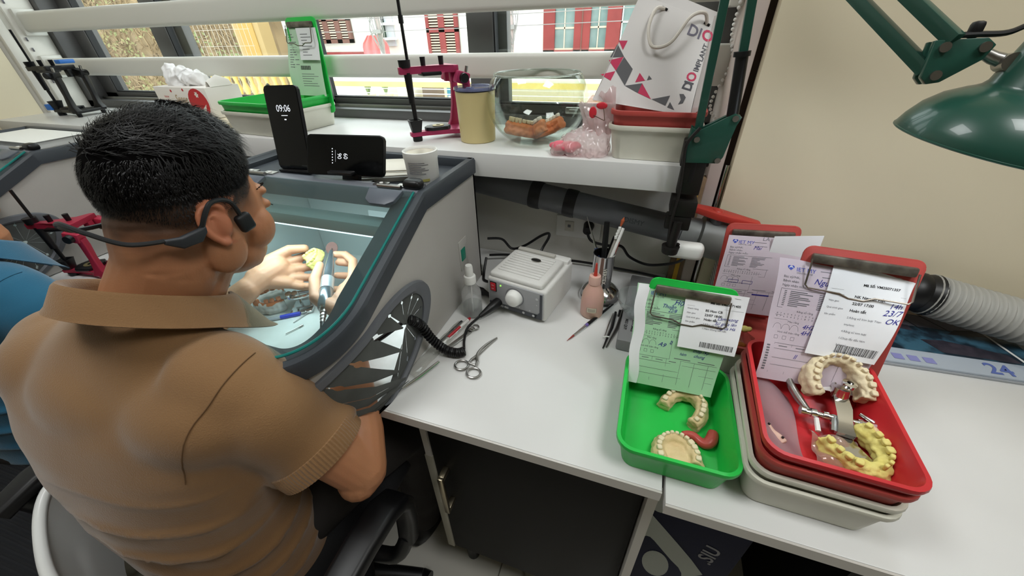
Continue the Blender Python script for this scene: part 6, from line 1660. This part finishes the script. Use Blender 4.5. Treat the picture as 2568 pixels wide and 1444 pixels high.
M_brown = fabric('brown_pique', '#86643f', '#7f5d39'); mat('brown_pique_dark', '#664a2e', .9)
M_blue = fabric('blue_scrub', '#19607f', '#165775'); mat('blue_scrub_dark', '#0f4257', .9)
M_trs = mat('charcoal_trouser', '#262220', .85, bump=.2, bscale=300)
p1_ = thing('person', 'person in a brown polo shirt seated at the dust box, arms inside it', 'person', (0, 0, 0))
make_body(p1_); hair_part(p1_); face_bits(p1_); make_shirt(p1_, M_brown); make_collar(p1_, M_brown); make_trousers(p1_, M_trs, M_black)
# second person: the same build, head bent towards the far box
p2_ = thing('person', 'person in a blue scrub top seated beside the far dust box', 'person', (0, 0, 0))
HM_keep = HM; HM = MX.Translation((-.20, -.01, -.04)) @ HM
make_body(p2_, (-.03, -.175, -.275), (.0, -.185, -.275)); hair_part(p2_, False); face_bits(p2_); HM = HM_keep
for ch in list(p1_.children):
    nm = ch.name.split('.')[0]
    if nm in ('shirt', 'trousers', 'shoe', 'collar'):
        c = ch.copy(); COL.objects.link(c); c.parent = p2_
        if nm in ('shirt', 'collar'):
            c.data = ch.data.copy(); c.data.materials.clear(); c.data.materials.append(M_blue)
        for g in ch.children:
            k = g.copy(); COL.objects.link(k); k.parent = c
            if nm == 'shirt': k.data = g.data.copy(); k.data.materials.clear(); k.data.materials.append(M_blue)
p2_.matrix_world = MX.Translation((-1.41, .305, .195)) @ MX.Rotation(.10, 4, 'Z') @ MX.Translation((.645, -.255, -.24))
# ------------------------------------------------------------------ bone conduction headset
hs = thing('headset', 'black bone conduction headset hooked over the ear and round the nape', 'headset')
M_hset = mat('headset_black', '#17191c', .5)
for s in (-1, 1):
    tr = MB(); tr.box(-.006, .006, -.011, .011, -.013, .013, bev=.005, seg=3, M=MX.Translation((s * .081, .022, -.006)) @ MX.Rotation(.35, 4, 'X'))
    tr.v = [tuple(HM @ V(v)) for v in tr.v]; tr.build('transducer', M_hset, hs)
    pth = smooth_path([(s * .081, .018, .004), (s * .0825, .008, .024), (s * .083, -.006, .030), (s * .084, -.020, .027), (s * .084, -.030, .012), (s * .082, -.036, -.002), (s * .079, -.046, -.010)], 6)
    MB().tube([HM @ V(p) for p in pth], .0032, 8).build('ear_hook', M_hset, hs)
    bt = MB(); rows = []
    for y, z, x, w, h_ in ((-.032, -.004, .083, .006, .010), (-.040, -.010, .083, .009, .017), (-.060, -.016, .078, .009, .015), (-.074, -.013, .071, .006, .007)):
        rows.append([HM @ V((s * (x + a), y, z + c)) for a, c in rrect(w, h_, .003, 3)])
    bt.loft(rows).build('battery_pod', mat('headset_grey', '#2b2e33', .5), hs)
nb_ = smooth_path([(.070, -.072, -.012), (.058, -.104, -.010), (.030, -.124, .004), (0, -.131, .012), (-.030, -.124, .004), (-.058, -.104, -.010), (-.070, -.072, -.012)], 8)
MB().tube([HM @ V(p) for p in nb_], .0030, 8).build('neck_band', M_hset, hs)
# ------------------------------------------------------------------ things in the dust box
hp_ = thing('handpiece', 'grey metal micromotor handpiece with a brown cutting disc, held in the right hand', 'handpiece', (-.545, .432, .112))
o = V((-.545, .432, .112)); a = V((-.640, .578, .146)) - o; d = a.normalized(); L = a.length
M_hpm = mat('handpiece_metal', '#8b979e', .22, metal=.85)
MB().tube([d * s for s in (.0, .004, .02, .050, .052, .085, .087, .11, .150, L)], [.0115, .013, .0138, .0138, .0125, .0122, .0115, .0105, .0070, .0045], 24).build('barrel', M_hpm, hp_)
MB().tube([d * s for s in (.052, .0521, .0845, .085)], [.0126, .0132, .0132, .0124], 24).build('grip_sleeve', mat('handpiece_light', '#b9c2c6', .3, metal=.7), hp_)
MB().tube([d * -.004, d * .002], [.0095, .0112], 20).build('end_cap', M_chrome, hp_)
MB().tube([d * s for s in (-.004, -.012, -.013, -.020, -.021, -.028, -.029, -.036)], [.0065, .0065, .005, .0060, .0046, .0052, .004, .0045], 16).build('strain_relief', M_steel, hp_)
MB().tube([d * L, d * (L + .016)], .0012, 8).build('mandrel', M_steel, hp_)
DF = fr(d * (L + .014), d.orthogonal(), z=V((.15, -.55, .82)))
MB().lathe([(0, -.0006), (.0145, -.0006), (.0145, .0006), (0, .0006)], 32, M=fr(d * (L + .012), V((1, .2, 0)), z=V((.25, -.75, .6)))).build('cutting_disc', mat('disc_brown', '#5a3a34', .8), hp_)
MB().tube(smooth_path([d * -.034, d * -.06 + V((.01, 0, -.008)), V((.09, -.03, -.055)), V((.165, .02, -.008))], 6), .0045, 8).build('tail_cord', M_black, hp_)
cast('yellow stone cast held in the left hand inside the dust box', TX(-.690, .566, .116, -.6, .5), M_yst, M_yst, rx=.021, ry=.026, n=12, height=.014, palate=True, seed=41, scale=.95)
cast('white cast with orange gum lying on the floor of the dust box', TX(-.795, .515, .0065, 2.4, .0), mat('white_stone', '#d5d5cf', .7), mat('orange_gum_teeth', '#d98a5e', .5), rx=.026, ry=.036, n=13, height=.026, seed=42, scale=1.15, gum=M_org, missing=(5, 6, 9))
ca_ = thing('hinge_articulator', 'small chrome articulator lying on the floor of the dust box', 'articulator', (-.735, .545, .0065), rz=.5)
MB().tube([(-.035, 0, .03), (.035, 0, .034)], .004, 10).build('hinge_rod', M_chrome, ca_)
MB().box(-.025, .025, -.05, .0, .002, .008, bev=.002).build('lower_plate', M_chrome, ca_)
MB().tube(smooth_path([(-.03, 0, .03), (-.02, -.03, .04), (.0, -.045, .045), (.02, -.03, .04), (.03, 0, .034)], 5), .004, 8).build('upper_arm', M_chrome, ca_)
for x in (-.018, -.005): MB().cyl((x, -.03, .040), (x, -.034, .052), .008, .007, 18).build('thumb_screw', M_chrome, ca_)
for x in (-.012, .012): MB().tube([(x, 0, .032), (x, -.005, .006)], .0035, 8).build('post', M_chrome, ca_)
stick('ball_pen', 'clear ball pen with a blue cap lying on the dust box floor', 'pen', (-.800, .432, .0105), (-.713, .500, .0105), [(0, .62, .0040, .0042, mat('pen_clear', '#c3cad2', .2, trans=.3), 'barrel'), (.62, 1, .0050, .0052, mat('pen_blue', '#2b3fc0', .3), 'cap')], None)
for a_, b_, lab in (((-.705, .470, .009), (-.698, .516, .009), 'steel bur lying next to the pen cap'), ((-.690, .433, .009), (-.676, .470, .009), 'steel bur lying near the front of the dust box'), ((-.826, .502, .009), (-.782, .487, .009), 'small grey bur beside the orange gum cast')):
    stick('bur', lab, 'bur', a_, b_, [(0, .75, .0012, .0012, M_steel, 'shank'), (.75, 1, .0022, .0016, M_steel, 'head')], None)
cast('yellow stone cast standing on the table by the red articulator', TX(-1.30, .575, .018, .4, -.3), M_yst, M_yst, n=12, height=.018, seed=51, rough=.003, scale=1.15)
cfb = thing('clear_box', 'clear plastic box under the yellow cast beside the far dust box', 'box', (-1.30, .575, 0))
MB().box(-.04, .04, -.035, .035, 0, .017, bev=.003).build('body', clear_mat('clear_box_plastic', '#f3f3ee', gloss=.15, rough=.1, body=.35, bodycol='#e2dcd0'), cfb)
# ------------------------------------------------------------------ chairs
cw = thing('office_chair', 'office chair with a white shell back and black armrests under the person in brown', 'chair', (-.665, .17, -.75))
M_shell = mat('white_shell', '#dedfdd', .3)
def shell(u, v):
    a = -PI * .98 + u * PI * .96 - .0; r = 1.
    x = .285 * math.cos(a); y = -.070 + .105 * math.sin(a)
    z = .40 + v * .20 + (.012 * math.cos(2 * (u - .5) * PI * 2) if v > .5 else 0)
    return (x * (1 + .06 * v), y * (1 + .14 * v), z)
MB().sheet(shell, 40, 10, .008).build('shell_back', M_shell, cw)
MB().tube([V(shell(i / 40, 1)) for i in range(41)], .009, 10).build('rim', M_shell, cw)
MB().box(-.24, .24, -.10, .28, .40, .455, bev=.025, seg=4).build('seat', mat('black_seat_fabric', '#141416', .9, bump=.3, bscale=200), cw)
for s in (-1, 1):
    ar = thing; x = s * .335
    rows = []
    for y, z, w in ((-.16, .605, .044), (-.10, .622, .05), (.0, .628, .054), (.055, .624, .056), (.085, .605, .054), (.098, .575, .046), (.098, .52, .040), (.085, .46, .036)):
        hh = .030
        rows.append((y, z, w))
    L_ = []
    for i, (y, z, w) in enumerate(rows):
        y0, z0, _ = rows[max(0, i - 1)]; y1, z1, _ = rows[min(len(rows) - 1, i + 1)]; tg = V((0, y1 - y0, z1 - z0)).normalized(); nz = V((1, 0, 0)).cross(tg)
        L_.append([V((x, y, z)) + V((1, 0, 0)) * a + nz * b_ for a, b_ in rrect(w, .030, .010, 3)])
    MB().loft(L_).build('armrest', M_black, cw)
    MB().tube(smooth_path([(x, -.13, .60), (x, -.10, .50), (x * .9, -.02, .42), (x * .7, .05, .41)], 5), .016, 12).build('arm_support', M_black, cw)
    MB().tube(smooth_path([(x, .085, .47), (x * .93, .06, .42), (x * .7, .05, .41)], 5), .016, 12).build('arm_support', M_black, cw)
MB().cyl((0, .05, .10), (0, .05, .40), .03).build('gas_post', M_black, cw)
for k in range(5):
    a = 2 * PI * k / 5 + .3; e = (.28 * math.cos(a), .05 + .28 * math.sin(a))
    MB().tube([(0, .05, .10), (e[0], e[1], .065)], [.03, .018], 10).build('base_arm', M_black, cw)
    cs_ = MB().tube([(e[0] - .012, e[1], .028), (e[0] + .012, e[1], .028)], .028, 18).build('castor', M_black, cw)
    MB().tube([(e[0] - .014, e[1], .028), (e[0] + .014, e[1], .028)], .012, 14).build('castor_hub', M_wht, cs_)
cb_ = thing('bench', 'black ribbed fabric bench between the two seated people', 'bench', (-1.36, .06, -.75), rz=.05)
M_rib = mat('ribbed_black_fabric', '#131418', .85)
sb_ = MB().box(-.43, .42, -.26, .28, .38, .445, bev=.02, seg=3).build('seat', M_rib, cb_)
rbm = MB().tube([(-.42, 0, .445), (.41, 0, .445)], .004, 6).mesh('rib', M_rib)
for i in range(46): link('rib', rbm, sb_, loc=(0, -.245 + i * .0113, 0))
for x in (-.38, .36):
    for y in (-.2, .22): MB().cyl((x, y, 0), (x, y, .39), .02).build('leg', M_black, cb_)
# ------------------------------------------------------------------ put the origin of things modelled in place at their base
for o in list(COL.objects):
    if o.type == 'EMPTY' and o.parent is None and o.matrix_basis == MX.Identity(4):
        pts = [c.matrix_basis @ V(q) for c in o.children if c.type == 'MESH' for q in c.bound_box]
        if not pts: continue
        lo = [min(p[i] for p in pts) for i in range(3)]; hi = [max(p[i] for p in pts) for i in range(3)]
        base = V(((lo[0] + hi[0]) / 2, (lo[1] + hi[1]) / 2, lo[2])); o.location = base
        for c in o.children: c.location = c.location - base
